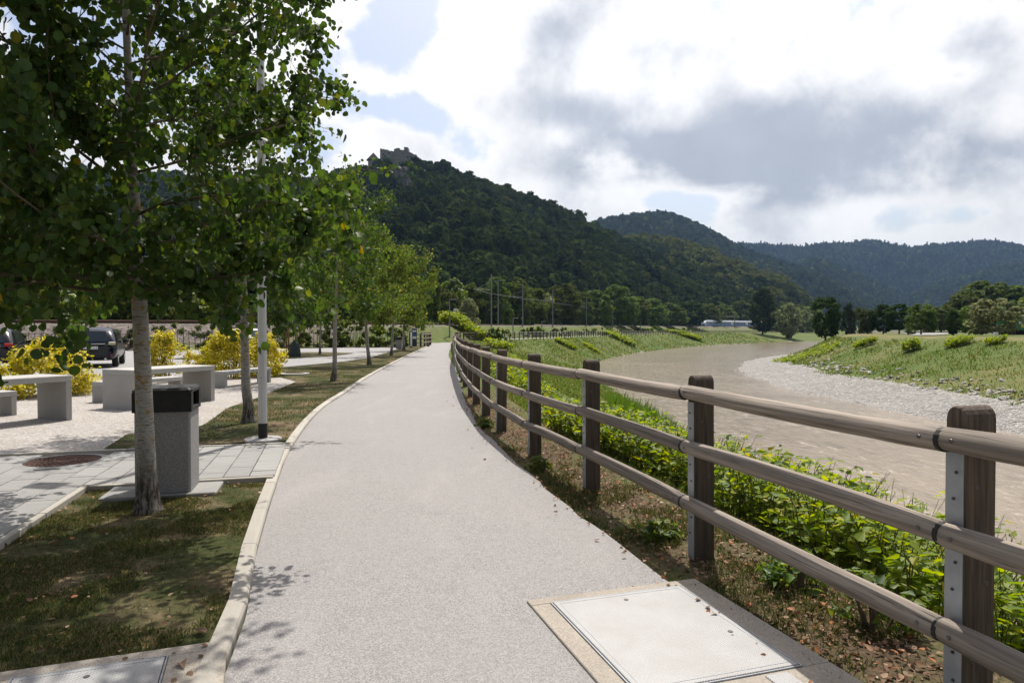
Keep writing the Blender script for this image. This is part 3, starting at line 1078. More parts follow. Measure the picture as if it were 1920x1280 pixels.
# ------------------------------------------------------------------ hills and their woods
def leaf_cards(C, Nrm, size, template, faces, roll=None, up=None):
    """place a small template (in local x,y,z) at each C with normal Nrm; returns V, F"""
    n = len(C)
    Nn = Nrm / np.maximum(np.linalg.norm(Nrm, axis=1), 1e-9)[:, None]
    if up is None:
        up = rng.normal(size=(n, 3))
    X = np.cross(up, Nn)
    X /= np.maximum(np.linalg.norm(X, axis=1), 1e-9)[:, None]
    Yv = np.cross(Nn, X)
    T = np.asarray(template, float)
    s = np.asarray(size, float).reshape(-1, 1, 1)
    V = C[:, None, :] + s * (T[None, :, 0, None] * X[:, None, :] + T[None, :, 1, None] * Yv[:, None, :] + T[None, :, 2, None] * Nn[:, None, :])
    k = len(T)
    F = np.asarray(faces)[None, :, :] + (np.arange(n) * k)[:, None, None]
    return V.reshape(-1, 3), F.reshape(-1, F.shape[-1])


QUAD = [(-.5, -.5, 0), (.5, -.4, .08), (.45, .5, 0), (-.4, .45, .08)]
QUADF = [(0, 1, 2, 3)]


def clump_tree(seed, shape, n_clump, per, card, spread=0.2, squash=1.0):
    """leaf-clump crown of height 1 (z 0..1) and radius .5; shape(u)->radius fraction"""
    r = np.random.default_rng(seed)
    Cs, Ns, Ss = [], [], []
    for k in range(n_clump):
        u = r.uniform(0.03, 0.98)
        rad = 0.5 * shape(u) * (r.uniform(0.35, 1.0) ** 0.45) * r.uniform(0.82, 1.08)
        th = r.uniform(0, 2 * math.pi)
        c = np.array((math.cos(th) * rad, math.sin(th) * rad, u))
        cs = spread * r.uniform(0.6, 1.25) * (0.55 + 0.6 * shape(u))
        d = r.normal(size=(per, 3))
        d /= np.linalg.norm(d, axis=1)[:, None]
        rr = r.uniform(0.35, 1, (per, 1)) ** 0.5
        P = c + d * rr * cs * np.array((1, 1, 0.62 * squash))
        Cs.append(P)
        Ns.append(d * np.array((1, 1, 1.0)) + np.array((0, 0, 0.5)) + r.normal(size=(per, 3)) * 0.55)
        Ss.append(card * r.uniform(0.6, 1.3, per))
    return leaf_cards(np.concatenate(Cs), np.concatenate(Ns), np.concatenate(Ss), QUAD, QUADF)


def sh_round(u):
    return math.sqrt(max(0.02, 1 - (2 * u - 0.86) ** 2 / 1.32))


def sh_oval(u):
    return 0.82 * math.sqrt(max(0.02, 1 - (2 * u - 1) ** 2))


def sh_cone(u):
    return max(0.05, 1.02 - u) * 0.95


def sh_tall(u):
    return 0.62 * math.sqrt(max(0.02, 1 - (2 * u - 0.95) ** 2 / 1.15))


def sh_dome(u):
    return math.sqrt(max(0.02, 1 - u * u)) if u > 0.12 else 0.8 + u


# crowns that clothe the hills (instanced)
proto_col = bpy.data.collections.new('forest_crowns')


def forest_proto(seed, shape, mat, card, n_clump, per, core):
    V, F = clump_tree(seed, shape, n_clump, per, card, 0.20)
    # solid heart so that no light falls straight through the wood
    import bmesh
    bm = bmesh.new()
    bmesh.ops.create_icosphere(bm, subdivisions=3, radius=1)
    cv = np.array([v.co[:] for v in bm.verts])
    cf = np.array([[v.index for v in f.verts] for f in bm.faces])
    bm.free()
    z = (cv[:, 2] + 1) / 2
    rad = np.array([shape(min(0.97, max(0.03, q))) for q in z]) * 0.5 * core
    hxy = cv[:, :2] / np.maximum(np.linalg.norm(cv[:, :2], axis=1), 1e-6)[:, None]
    hxy *= (rad * np.minimum(1, np.linalg.norm(cv[:, :2], axis=1) * 1.5))[:, None]
    lump = 1 + 0.26 * (vnoise(cv[:, 0] * 1.0 + cv[:, 2] * .7, cv[:, 1] + cv[:, 2] * .4, 0.42, seed) - 0.5) + 0.22 * (vnoise(cv[:, 0] - cv[:, 2], cv[:, 1] * 1.3 - cv[:, 0] * .3, 0.2, seed + 5) - 0.5)
    CV = np.concatenate([hxy * lump[:, None], (z * 0.95 * lump)[:, None]], 1)
    nb = len(V)
    faces = [tuple(f) for f in F] + [tuple(int(i) + nb for i in f) for f in cf]
    me = mesh('forest_crown', np.concatenate([V, CV]), faces, mat)
    o = bpy.data.objects.new('forest_crown', me)
    proto_col.objects.link(o)


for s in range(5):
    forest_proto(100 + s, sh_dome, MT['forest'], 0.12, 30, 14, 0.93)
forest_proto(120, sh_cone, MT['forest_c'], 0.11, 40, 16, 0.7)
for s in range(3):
    forest_proto(130 + s, sh_dome, MT['forest_sun'], 0.12, 30, 14, 0.93)
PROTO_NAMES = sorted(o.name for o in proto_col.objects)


def instancer_group():
    ng = bpy.data.node_groups.new('scatter_crowns', 'GeometryNodeTree')
    ng.interface.new_socket('Geometry', in_out='INPUT', socket_type='NodeSocketGeometry')
    ng.interface.new_socket('Geometry', in_out='OUTPUT', socket_type='NodeSocketGeometry')
    gi, go = ng.nodes.new('NodeGroupInput'), ng.nodes.new('NodeGroupOutput')
    ci = ng.nodes.new('GeometryNodeCollectionInfo')
    ci.inputs['Collection'].default_value = proto_col
    ci.inputs['Separate Children'].default_value = True
    ci.inputs['Reset Children'].default_value = True
    ip = ng.nodes.new('GeometryNodeInstanceOnPoints')
    ip.inputs['Pick Instance'].default_value = True

    def attr(nm, dt):
        a = ng.nodes.new('GeometryNodeInputNamedAttribute')
        a.data_type = dt
        a.inputs[0].default_value = nm
        return a.outputs[0]
    L = ng.links.new
    L(gi.outputs[0], ip.inputs['Points'])
    L(ci.outputs[0], ip.inputs['Instance'])
    L(attr('crown', 'INT'), ip.inputs['Instance Index'])
    L(attr('turn', 'FLOAT_VECTOR'), ip.inputs['Rotation'])
    L(attr('size', 'FLOAT_VECTOR'), ip.inputs['Scale'])
    L(ip.outputs[0], go.inputs[0])
    return ng


SCATTER = instancer_group()


def scatter(name, P, size, crown, label, cat='wood'):
    me = bpy.data.meshes.new(name)
    me.vertices.add(len(P))
    me.vertices.foreach_set('co', np.asarray(P, np.float32).ravel())
    a = me.attributes.new('crown', 'INT', 'POINT')
    a.data.foreach_set('value', np.asarray(crown, np.int32))
    a = me.attributes.new('turn', 'FLOAT_VECTOR', 'POINT')
    t = np.zeros((len(P), 3), np.float32)
    t[:, 2] = rng.uniform(0, 6.28, len(P))
    a.data.foreach_set('vector', t.ravel())
    a = me.attributes.new('size', 'FLOAT_VECTOR', 'POINT')
    a.data.foreach_set('vector', np.asarray(size, np.float32).ravel())
    o = obj(name, me)
    md = o.modifiers.new('scatter', 'NODES')
    md.node_group = SCATTER
    tag(o, label, cat, kind='stuff')
    return o


def hill(name, crest, foot_d, back_d, tree_w, tree_h, conifer, seed, label, foot_z=0.5, gully=14.0, skip=None, density=1.0, bright=0.06):
    """a ridge: crest = [(photo x, photo y, distance)], sloping to a foot towards and away from us"""
    cr = np.array([tuple(AT(px, py, d)) for px, py, d in crest])
    s = np.r_[0, np.cumsum(np.linalg.norm(np.diff(cr[:, :2], axis=0), axis=1))]
    nu = max(40, int(s[-1] / (tree_w * 1.4)))
    su = np.linspace(0, s[-1], nu)
    cu = np.stack([np.interp(su, s, cr[:, k]) for k in range(3)], 1)
    ker = np.hanning(7)
    ker /= ker.sum()
    for k in range(3):
        cu[:, k] = np.convolve(np.pad(cu[:, k], 3, mode='edge'), ker, 'valid')
    cu[:, 2] -= tree_h * 0.92
    dirs = cu[:, :2] / np.linalg.norm(cu[:, :2], axis=1)[:, None]
    nv = 44
    v = np.linspace(-1, 1, nv)          # -1 foot in front, 0 crest, 1 behind
    U, Vv = np.meshgrid(np.arange(nu), v, indexing='ij')
    fr = foot_d(cu) if callable(foot_d) else foot_d
    X = cu[U, 0] + dirs[U, 0] * np.where(Vv < 0, Vv * fr, Vv * back_d)
    Y = cu[U, 1] + dirs[U, 1] * np.where(Vv < 0, Vv * fr, Vv * back_d)
    prof = np.cos(np.clip(np.abs(Vv), 0, 1) * math.pi / 2) ** 1.15
    prof = 0.55 * (1 - np.abs(Vv)) + 0.45 * prof
    ends = np.minimum(1, np.minimum(U, nu - 1 - U) / 6.0) * 0.0 + 1.0
    Z = foot_z + (cu[U, 2] - foot_z) * prof * ends
    bump = (vnoise(X, Y, 95, seed) - 0.5) * gully * 2 + (vnoise(X, Y, 38, seed + 1) - 0.5) * gully * 0.8
    Z = Z + bump * np.sin(np.pi * np.clip(np.abs(Vv), 0, 1)) ** 0.8 * np.clip((cu[U, 2] - foot_z) / 60, 0.1, 1)
    Z = np.where(np.abs(Vv) > 0.98, -6.0, Z)
    P = np.stack([X, Y, Z], -1)
    idx = np.arange(nu * nv).reshape(nu, nv)
    F = np.stack([idx[:-1, :-1].ravel(), idx[1:, :-1].ravel(), idx[1:, 1:].ravel(), idx[:-1, 1:].ravel()], 1)
    me = mesh(name, P.reshape(-1, 3), F, MT['forest'], True)
    tag(obj(name, me), kind='structure')
    # crowns on the front slope and just over the ridge
    a = F[:, 0]
    q = P.reshape(-1, 3)
    e1, e2 = q[F[:, 1]] - q[F[:, 0]], q[F[:, 3]] - q[F[:, 0]]
    area = np.linalg.norm(np.cross(e1, e2), axis=1)
    vm = v[(F[:, 0] % nv)]
    area = np.where((vm > -0.985) & (vm < 0.22), area, 0)
    want = area / (tree_w ** 2 * 0.50) * density
    cnt = rng.poisson(want)
    fi = np.repeat(np.arange(len(F)), cnt)
    aa, bb = rng.uniform(0, 1, len(fi)), rng.uniform(0, 1, len(fi))
    pts = q[F[fi, 0]] + e1[fi] * aa[:, None] + e2[fi] * bb[:, None]
    vis = np.abs(pts[:, 0] / pts[:, 1]) < 0.85
    pts = pts[vis]
    if skip is not None:
        pts = pts[~skip(pts)]
    n = len(pts)
    sc = np.exp(rng.normal(0, 0.22, n))
    wv = tree_w * sc
    size = np.stack([wv * rng.uniform(0.9, 1.1, n), wv * rng.uniform(0.9, 1.1, n), tree_h * sc ** 0.7 * rng.uniform(0.8, 1.15, n)], 1)
    pc = vnoise(pts[:, 0], pts[:, 1], 160, seed + 7)
    con = (rng.uniform(0, 1, n) < conifer * (0.4 + 1.2 * pc))
    crown = np.where(con, 5, rng.integers(0, 5, n))
    pale = (rng.uniform(0, 1, n) < bright * (0.3 + 1.4 * vnoise(pts[:, 0], pts[:, 1], 120, seed + 9))) & ~con  # lighter crowns: a random few, most on the spur as painted sunshine
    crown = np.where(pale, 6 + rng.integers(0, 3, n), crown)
    size[con] *= np.array((0.62, 0.62, 1.35))
    pts[:, 2] -= size[:, 2] * 0.12
    scatter(name.replace('hill', 'woods') if 'hill' in name else name + '_woods', pts, size, crown, label)
    return n


def castle_gap(p):
    """room for the castle and bare rock below it"""
    px = 960 + 1280 * p[:, 0] / p[:, 1]
    py = 618 - 1280 * (p[:, 2] - CAM_H) / p[:, 1]
    rock = ((px > 739) & (px < 768) & (py > 318) & (py < 376)) | ((px > 729) & (px < 746) & (py > 322) & (py < 360))
    top = (px > 684) & (px < 784) & (p[:, 1] > 566) & (p[:, 1] < 640)
    rock &= (rng.uniform(0, 1, len(p)) < 0.9)
    return (rock & (p[:, 1] > 470)) | top


n_tot = 0
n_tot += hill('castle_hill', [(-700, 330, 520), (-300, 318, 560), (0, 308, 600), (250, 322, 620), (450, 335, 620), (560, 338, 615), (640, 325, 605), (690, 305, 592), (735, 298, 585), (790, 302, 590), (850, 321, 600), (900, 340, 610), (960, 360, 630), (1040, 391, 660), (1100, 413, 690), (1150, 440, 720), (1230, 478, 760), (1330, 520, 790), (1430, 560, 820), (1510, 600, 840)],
              lambda c: 330.0, 260.0, 9.5, 11.0, 0.0, 3, 'dense dark green forest covering the steep castle hill', 2.0, 13.0, castle_gap, bright=0.01)  # almost only dark crowns; cloud shade on this hill is put into leaf colour
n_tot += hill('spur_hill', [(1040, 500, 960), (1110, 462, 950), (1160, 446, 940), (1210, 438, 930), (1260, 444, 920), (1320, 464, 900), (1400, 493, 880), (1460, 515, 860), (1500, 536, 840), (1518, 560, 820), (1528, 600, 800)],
              lambda c: 330.0, 240.0, 10.5, 12.0, 0.02, 13, 'sunlit green forest on the low spur behind the train', 2.0, 12.0, bright=0.75)  # mostly lighter crowns, so the sun on this spur is partly leaf colour
n_tot += hill('peak_hill', [(960, 470, 1750), (1050, 436, 1750), (1110, 415, 1750), (1150, 404, 1750), (1215, 396, 1750), (1262, 400, 1750), (1310, 416, 1740), (1350, 436, 1730), (1390, 458, 1720), (1450, 482, 1700), (1520, 512, 1690), (1600, 548, 1680), (1660, 585, 1670)],
              lambda c: 620.0, 400.0, 10.0, 11.0, 0.04, 23, 'blue-green forest on the rounded peak behind the spur', 2.0, 30.0)
n_tot += hill('lobe_hill', [(1400, 600, 2000), (1440, 545, 2000), (1477, 507, 2000), (1525, 480, 2000), (1578, 498, 2000), (1637, 522, 1990), (1697, 560, 1980), (1740, 600, 1980)],
              lambda c: 450.0, 300.0, 11.5, 12.0, 0.08, 33, 'dark forest on the low lobe in front of the far range', 2.0, 22.0)
n_tot += hill('lobe_hill', [(1640, 600, 2150), (1700, 555, 2150), (1760, 522, 2150), (1830, 505, 2150), (1900, 492, 2150), (1980, 496, 2150), (2080, 540, 2150), (2150, 600, 2150)],
              lambda c: 480.0, 300.0, 11.5, 12.0, 0.08, 37, 'dark forest on the right lobe in front of the far range', 2.0, 24.0)
n_tot += hill('far_hill', [(1180, 500, 2750), (1280, 474, 2750), (1380, 455, 2750), (1430, 457, 2750), (1490, 460, 2750), (1545, 455, 2750), (1600, 450, 2750), (1660, 453, 2750), (1705, 461, 2750), (1740, 456, 2750), (1800, 452, 2750), (1860, 449, 2750), (1905, 456, 2750), (1980, 478, 2750), (2150, 500, 2750), (2400, 520, 2750)],
              lambda c: 800.0, 500.0, 13.0, 14.0, 0.40, 43, 'hazy blue-green forest on the long far range under the clouds', 2.0, 45.0)
print('forest crowns', n_tot)
# ------------------------------------------------------------------ plants near the path
LEAF_ROUND = [(0, 0, 0), (0.26, 0.06, .05), (0.5, 0.36, .10), (0.40, 0.74, .07), (0, 1, -.02), (-0.40, 0.74, .07), (-0.5, 0.36, .10), (-0.26, 0.06, .05)]
LEAF_OVATE = [(0, 0, 0), (0.27, 0.10, .05), (0.32, 0.34, .07), (0.17, 0.72, .02), (0, 1.05, -.10), (-0.17, 0.72, .02), (-0.32, 0.34, .07), (-0.27, 0.10, .05)]
LEAF_F = [(0, 1, 2, 3, 4), (0, 4, 5, 6, 7)]


def leaf_parts(parent, C, N, U, S, template, mat, n_var=3):
    """single leaves as objects of their own, sharing a few meshes"""
    mes = []
    for k in range(n_var):
        T = np.array(template, float)
        T[:, 2] *= (0.6 + 0.7 * k)
        T[:, 0] *= (1.0 - 0.06 * k)
        mes.append(mesh('leaf', T, [tuple(f) for f in LEAF_F], mat))
    for i in range(len(C)):
        n = Vector(N[i]).normalized()
        x = Vector(U[i]).cross(n)
        x = x.normalized() if x.length > 1e-6 else Vector((1, 0, 0))
        y = n.cross(x)
        o = obj('leaf', mes[i % n_var], parent)
        s = float(S[i])
        M = Matrix((x * s, y * s, n * s)).transposed().to_4x4()
        M.translation = Vector(C[i])
        o.matrix_local = M


def aspen_tree(label, base, H, r0, cr, z0, nleaf, lsize, mat, seed, lean=(0, 0), nlimb=22, parts=0, squash=(1, 1), detail=True, group=None, name='aspen_tree', shift=(0, 0), extra=()):
    r = np.random.default_rng(seed)
    root = empty(name, base)
    tag(root, label, 'tree', group)
    # trunk
    zs = np.concatenate([[-0.12, 0.0, 0.06, 0.16, 0.32], np.linspace(0.6, H * 0.94, 12)])
    wob = np.cumsum(r.normal(0, 0.012, (len(zs), 2)), axis=0)
    wob[:5] = 0
    tx = lean[0] * zs / H + wob[:, 0] * np.clip(zs, 0, 1)
    ty = lean[1] * zs / H + wob[:, 1] * np.clip(zs, 0, 1)
    rad = r0 * (1 - np.clip(zs, 0, H) / (H * 1.02)) ** 0.85
    rad *= np.interp(zs, [0, z0, z0 + 1.2], [1, 1, 0.72])
    rad *= np.interp(zs, [-0.12, 0.0, 0.06, 0.16, 0.32, 0.6], [1.9, 1.62, 1.4, 1.2, 1.06, 1.0])
    mb = MB().tube(np.stack([tx, ty, zs], 1), rad, 14)
    # buttressed foot
    Vv = np.array(mb.V)
    a = np.arctan2(Vv[:, 1], Vv[:, 0])
    fl = np.clip(1 - Vv[:, 2] / 0.22, 0, 1)
    Vv[:, :2] *= (1 + 0.16 * fl * np.sin(a * 4 + seed))[:, None]
    mb.V = [tuple(v) for v in Vv]
    mb.build('trunk', MT['bark_w'], root, True)

    def trunk_at(h):
        return np.array([np.interp(h, zs, tx), np.interp(h, zs, ty), h])
    anchors = []
    for i in range(nlimb + len(extra)):
        u = (i + 0.4) / nlimb if i < nlimb else 0.3
        h = z0 * 0.92 + (H * 0.93 - z0 * 0.92) * u ** 0.92
        env = (0.62 + 1.5 * u) if u < 0.25 else 1.0
        Rr = cr * min(1.0, env) * max(0.10, (1 - ((u - 0.25) / 0.75) ** 1.7 if u > 0.25 else 1)) * r.uniform(0.8, 1.12)
        az = i * 2.399 + r.uniform(-0.35, 0.35)
        el = R(12 + 46 * u + r.uniform(-8, 8))
        d = np.array([math.cos(az) * math.cos(el), math.sin(az) * math.cos(el), math.sin(el)])
        Ln = Rr / max(0.5, math.cos(el))
        if i >= nlimb:
            h, az, el, Ln = extra[i - nlimb]
            d = np.array([math.cos(az) * math.cos(el), math.sin(az) * math.cos(el), math.sin(el)])
            Rr = Ln
        p = trunk_at(h)
        pts = [p]
        nseg = 7
        dd = d.copy()
        for k in range(nseg):
            dd = dd + r.normal(0, 0.10, 3) + np.array([0, 0, 0.035])
            dd /= np.linalg.norm(dd)
            pts.append(pts[-1] + dd * Ln / nseg)
        pts = np.array(pts)
        pts[:, 0] = p[0] + (pts[:, 0] - p[0]) * squash[0] + shift[0] * np.linspace(0, 1, nseg + 1)
        pts[:, 1] = p[1] + (pts[:, 1] - p[1]) * squash[1] + shift[1] * np.linspace(0, 1, nseg + 1)
        rl = max(0.010, np.interp(h, zs, rad) * 0.34)
        lm = MB().tube(pts, np.linspace(rl, 0.004, nseg + 1), 6)
        for j in range(11):
            t = r.uniform(0.10, 1.0)
            q = pts[0] + 0
            f = t * nseg
            k = min(int(f), nseg - 1)
            q = pts[k] + (pts[k + 1] - pts[k]) * (f - k)
            ld = (pts[k + 1] - pts[k])
            ld /= np.linalg.norm(ld)
            sd = ld + r.normal(0, 0.62, 3)
            sd /= np.linalg.norm(sd)
            sl_ = Rr * r.uniform(0.26, 0.5) * (1.1 - 0.35 * t)
            sp = [q]
            for m in range(4):
                sd = sd + r.normal(0, 0.14, 3) + np.array([0, 0, 0.03])
                sd /= np.linalg.norm(sd)
                sp.append(sp[-1] + sd * sl_ / 4)
            sp = np.array(sp)
            if detail:
                lm.tube(sp, np.linspace(0.008, 0.0025, 5), 4)
            anchors.append(sp[1:])
            for m in range(4):
                tq = sp[r.integers(1, 5)]
                td = sd + r.normal(0, 0.8, 3)
                td /= np.linalg.norm(td)
                tl = r.uniform(0.16, 0.36)
                tw = np.stack([tq, tq + td * tl * 0.5, tq + td * tl + np.array([0, 0, 0.02])])
                if detail:
                    lm.tube(tw, [0.003, 0.0025, 0.0015], 3, cap=False)
                anchors.append(tw)
        lm.build('limb', MT['twig'], root, True)
    A = np.concatenate(anchors)
    idx = r.integers(0, len(A), nleaf)
    C = A[idx] + r.normal(0, 0.055 if detail else 0.11, (nleaf, 3)) * np.array((1, 1, 0.9))
    N = r.normal(size=(nleaf, 3)) * np.array((1, 1, 0.55)) + np.array((0, 0, 0.22))
    U = r.normal(size=(nleaf, 3)) * 0.55 + np.array((0, 0, -1.0))
    S = lsize * r.uniform(0.55, 1.25, nleaf)
    keep = np.ones(nleaf, bool)
    if parts:
        W = C + np.array(base)
        px = 1280 * W[:, 0] / np.maximum(W[:, 1], 0.3)
        py = 1280 * (W[:, 2] - CAM_H) / np.maximum(W[:, 1], 0.3)
        app = S / np.linalg.norm(W - np.array([0, 0, CAM_H]), axis=1)
        app[(np.abs(px) > 960) | (py > 618) | (W[:, 1] < 0.5)] = 0
        pick = np.argsort(-app)[:parts]
        keep[pick] = False
        leaf_parts(root, C[pick], N[pick], U[pick], S[pick], LEAF_ROUND, mat)
    V, F = leaf_cards(C[keep], N[keep], S[keep], LEAF_ROUND, LEAF_F, up=U[keep])
    tag(obj('foliage', mesh('foliage', V, F, mat), root), kind='stuff')
    return root


def ground(x, y, z=0.0):
    return (x, y, z)


p1 = G(278, 962)
aspen_tree('nearest aspen tree with lichen-spotted white trunk in front of the big litter bin', (p1.x, p1.y, 0.0), 7.4, 0.075, 2.28, 1.95, 50000, 0.066, MT['aspen'], 5, (-0.22, 0.05), 46, 300, (1.0, 1.0), True, 'aspens along the path', shift=(0.0, -0.15), extra=((2.0, R(228), R(-9), 2.4), (1.9, R(205), R(-10), 2.3), (2.0, R(185), R(-8), 2.2), (1.95, R(150), R(-8), 2.0), (2.0, R(245), R(-7), 2.1), (2.3, R(215), R(4), 2.3), (2.3, R(262), R(12), 1.5), (2.7, R(275), R(30), 1.3), (3.2, R(255), R(35), 1.3)))
p2 = G(466, 794)
aspen_tree('slim aspen tree just left of the grey lamp post', (p2.x, p2.y, 0.0), 6.0, 0.082, 2.0, 1.85, 11000, 0.072, MT['aspen'], 8, (-0.1, 0.1), 24, 0, (1, 1), True, 'aspens along the path')
p3 = G(626, 716)
aspen_tree('aspen tree beside the kerb, third along the path from the camera', (p3.x, p3.y, 0.0), 6.1, 0.075, 2.1, 1.85, 10000, 0.080, MT['aspen'], 12, (0.15, 0.1), 18, 0, (1, 1), False, 'aspens along the path')
p4 = G(693, 685)
aspen_tree('aspen tree with leaning trunk and yellowing crown, fourth along the path', (p4.x, p4.y, 0.0), 6.0, 0.085, 2.2, 1.8, 10000, 0.09, MT['aspen_y'], 15, (-0.55, 0.1), 18, 0, (1, 1), False, 'aspens along the path')
p5 = G(734, 667)
aspen_tree('yellowing aspen tree left of the farther litter bin, fifth along the path', (p5.x, p5.y, 0.0), 6.3, 0.085, 2.5, 1.8, 9000, 0.11, MT['aspen_y'], 18, (0.1, 0.1), 16, 0, (1, 1), False, 'aspens along the path')
p6 = G(757, 657)
aspen_tree('yellowing aspen tree right of the farther litter bin, last before the path bends', (p6.x, p6.y, 0.0), 6.7, 0.10, 2.9, 1.8, 9500, 0.12, MT['aspen_y'], 21, (0.2, 0.1), 16, 0, (1, 1), False, 'aspens along the path')
pl = G(600, 664)
aspen_tree('young tree with brown trunk on the parking lot grass island', (pl.x, pl.y, 0.0), 5.6, 0.07, 2.0, 2.0, 3500, 0.13, MT['aspen'], 24, (0, 0), 14, 0, (1, 1), False)
ps = G(556, 668)
aspen_tree('young staked tree with a green watering bag round its foot', (ps.x, ps.y, 0.0), 5.2, 0.06, 1.9, 1.9, 3500, 0.12, MT['aspen'], 27, (0, 0), 14, 0, (1, 1), False)


def leafy_shrub(name, label, cat, base, w, d, h, n, lsize, mat, seed, group=None, template=LEAF_OVATE, stems=14):
    r = np.random.default_rng(seed)
    root = empty(name, base)
    tag(root, label, cat, group)
    mb = MB()
    for k in range(stems):
        az, t = r.uniform(0, 6.28), r.uniform(0.3, 0.85)
        e = Vector((math.cos(az) * w / 2 * t, math.sin(az) * d / 2 * t, h * r.uniform(0.6, 0.98)))
        s = Vector((e.x * 0.2, e.y * 0.2, -0.05))
        mb.tube([s, s.lerp(e, 0.5) + Vector((0, 0, h * 0.12)), e], [0.012, 0.008, 0.003], 5)
    mb.build('stems', MT['twig'], root)
    Cs, Ns = [], []
    ncl = max(18, int(n / 70))
    for k in range(ncl):
        u = r.uniform(0.0, 1.0)
        th = r.uniform(0, 6.28)
        fl = math.sqrt(max(0.04, 1 - (u * 1.02) ** 2.6)) * (0.82 + 0.18 * min(1, u * 5))
        q = r.uniform(0.45, 1.0) ** 0.4
        q *= 1.0 + 0.22 * (r.uniform() < 0.25) - 0.14 * math.sin(3 * th + seed)
        c = np.array((math.cos(th) * w / 2 * fl * q, math.sin(th) * d / 2 * fl * q, h * (0.05 + 0.86 * u + 0.14 * (r.uniform() < 0.12))))
        m = int(n / ncl)
        dv = r.normal(size=(m, 3))
        dv /= np.linalg.norm(dv, axis=1)[:, None]
        Cs.append(c + dv * r.uniform(0.2, 1, (m, 1)) * 0.17 * min(w, 1.6) * np.array((1, 1, 1.0)))
        Ns.append(dv + np.array((0, 0, 0.7)) + r.normal(size=(m, 3)) * 0.5)
    C, N = np.concatenate(Cs), np.concatenate(Ns)
    C[:, 2] = np.maximum(C[:, 2], 0.03)
    V, F = leaf_cards(C, N, lsize * r.uniform(0.6, 1.3, len(C)), template, LEAF_F)
    tag(obj('foliage', mesh('foliage', V, F, mat), root), kind='stuff')
    return root


YS = 'yellow shrubs between court and parking'
sp_ = [('rounded yellow shrub behind the nearest concrete table', 92, 742, 1.65, 1.2, 1.25, 4200, 0.075),
       ('yellow shrub at the left frame edge beside the nearest bench', -14, 752, 0.9, 0.8, 0.7, 1500, 0.075),
       ('yellow shrub with a pointed top rising behind the second concrete table', 312, 706, 1.35, 1.1, 1.36, 2800, 0.085),
       ('low orange-yellow shrub left of the big yellow shrub', 388, 704, 0.95, 0.9, 1.02, 1600, 0.085),
       ('largest yellow shrub, tall and broad, behind the far concrete bench', 437, 708, 1.5, 1.3, 1.62, 3800, 0.085),
       ('tall yellow shrub half hidden by the grey lamp post', 496, 706, 1.15, 1.2, 1.50, 3000, 0.085)]
for i, (lb, px, py, w, d, h, n, ls) in enumerate(sp_):
    g = G(px, py)
    leafy_shrub('yellow_shrub', lb, 'shrub', (g.x, g.y, 0), w, d, h, int(n * 1.45), ls * 0.95, MT['yellow'], 40 + i, YS)


# ---- knotweed thicket on the bank right of the fence
def fence_pt(z, c):
    """point at distance c to the right of the fence beside depth z"""
    i = np.argmin(np.abs(FENCE[:, 1] - z) + (FENCE[:, 1] > 85) * 1e3)
    T = FENCE[min(i + 1, len(FENCE) - 1)] - FENCE[i - 1]
    T = T / np.linalg.norm(T)
    return np.array((np.interp(z, FENCE[:60, 1], FENCE[:60, 0]), z)) + np.array((T[1], -T[0])) * c


def knotweed(name, label, region, nst, seed, leaf=0.115, parts=0, hfun=None, nl=(9, 17), group=None):
    r = np.random.default_rng(seed)
    pts = region(r, nst)
    hz = land_height(pts[:, 0], pts[:, 1])
    o0 = pts.mean(0)
    root = empty(name, (o0[0], o0[1], float(hz.mean())))
    tag(root, label, 'thicket', group)
    mb = MB()
    Cs, Ns, Us, Ss = [], [], [], []
    for k in range(nst):
        h = hfun(pts[k], r)
        b = np.array((pts[k, 0] - o0[0], pts[k, 1] - o0[1], hz[k] - hz.mean() - 0.03))
        az = r.uniform(0, 6.28)
        ln = np.array((math.cos(az), math.sin(az), 0)) * h * r.uniform(0.08, 0.45)
        top = b + ln + np.array((0, 0, h))
        mid = b + ln * 0.3 + np.array((0, 0, h * 0.6))
        mb.tube([b, mid, top], [0.006, 0.005, 0.0025], 4, cap=False)
        m = int(r.integers(*nl))
        t = r.uniform(0.35, 1.02, m)
        q = np.where(t[:, None] < 0.6, b + (mid - b) * (t / 0.6)[:, None], mid + (top - mid) * ((t - 0.6) / 0.4)[:, None])
        a2 = r.uniform(0, 6.28, m)
        out = np.stack([np.cos(a2), np.sin(a2), r.uniform(-0.25, 0.35, m)], 1)
        Cs.append(q + out * 0.05)
        Ns.append(np.stack([np.cos(a2) * -0.25, np.sin(a2) * -0.25, np.ones(m)], 1) + r.normal(0, 0.38, (m, 3)))
        Us.append(out)
        Ss.append(leaf * r.uniform(0.5, 1.3, m) * (1.15 - 0.35 * np.clip(t, 0, 1)))
    C, N, U, S = [np.concatenate(q) for q in (Cs, Ns, Us, Ss)]
    # leaf tips point outwards: flip so that they face up
    N[N[:, 2] < 0] *= -1
    mb.build('stems', MT['stem'], root)
    keep = np.ones(len(C), bool)
    if parts:
        W = C + np.array(root.location)
        app = S / np.linalg.norm(W - np.array([0, 0, CAM_H]), axis=1)
        px = 1280 * W[:, 0] / np.maximum(W[:, 1], 0.3)
        py = 1280 * (W[:, 2] - CAM_H) / np.maximum(W[:, 1], 0.3)
        app[(np.abs(px) > 960) | (py < -660) | (W[:, 1] < 0.5)] = 0
        pick = np.argsort(-app)[:parts]
        keep[pick] = False
        leaf_parts(root, C[pick], N[pick], U[pick], S[pick], LEAF_OVATE, MT['knot'])
    V, F = leaf_cards(C[keep], N[keep], S[keep], LEAF_OVATE, LEAF_F, up=U[keep])
    tag(obj('foliage', mesh('foliage', V, F, MT['knot']), root), kind='stuff')
    return root


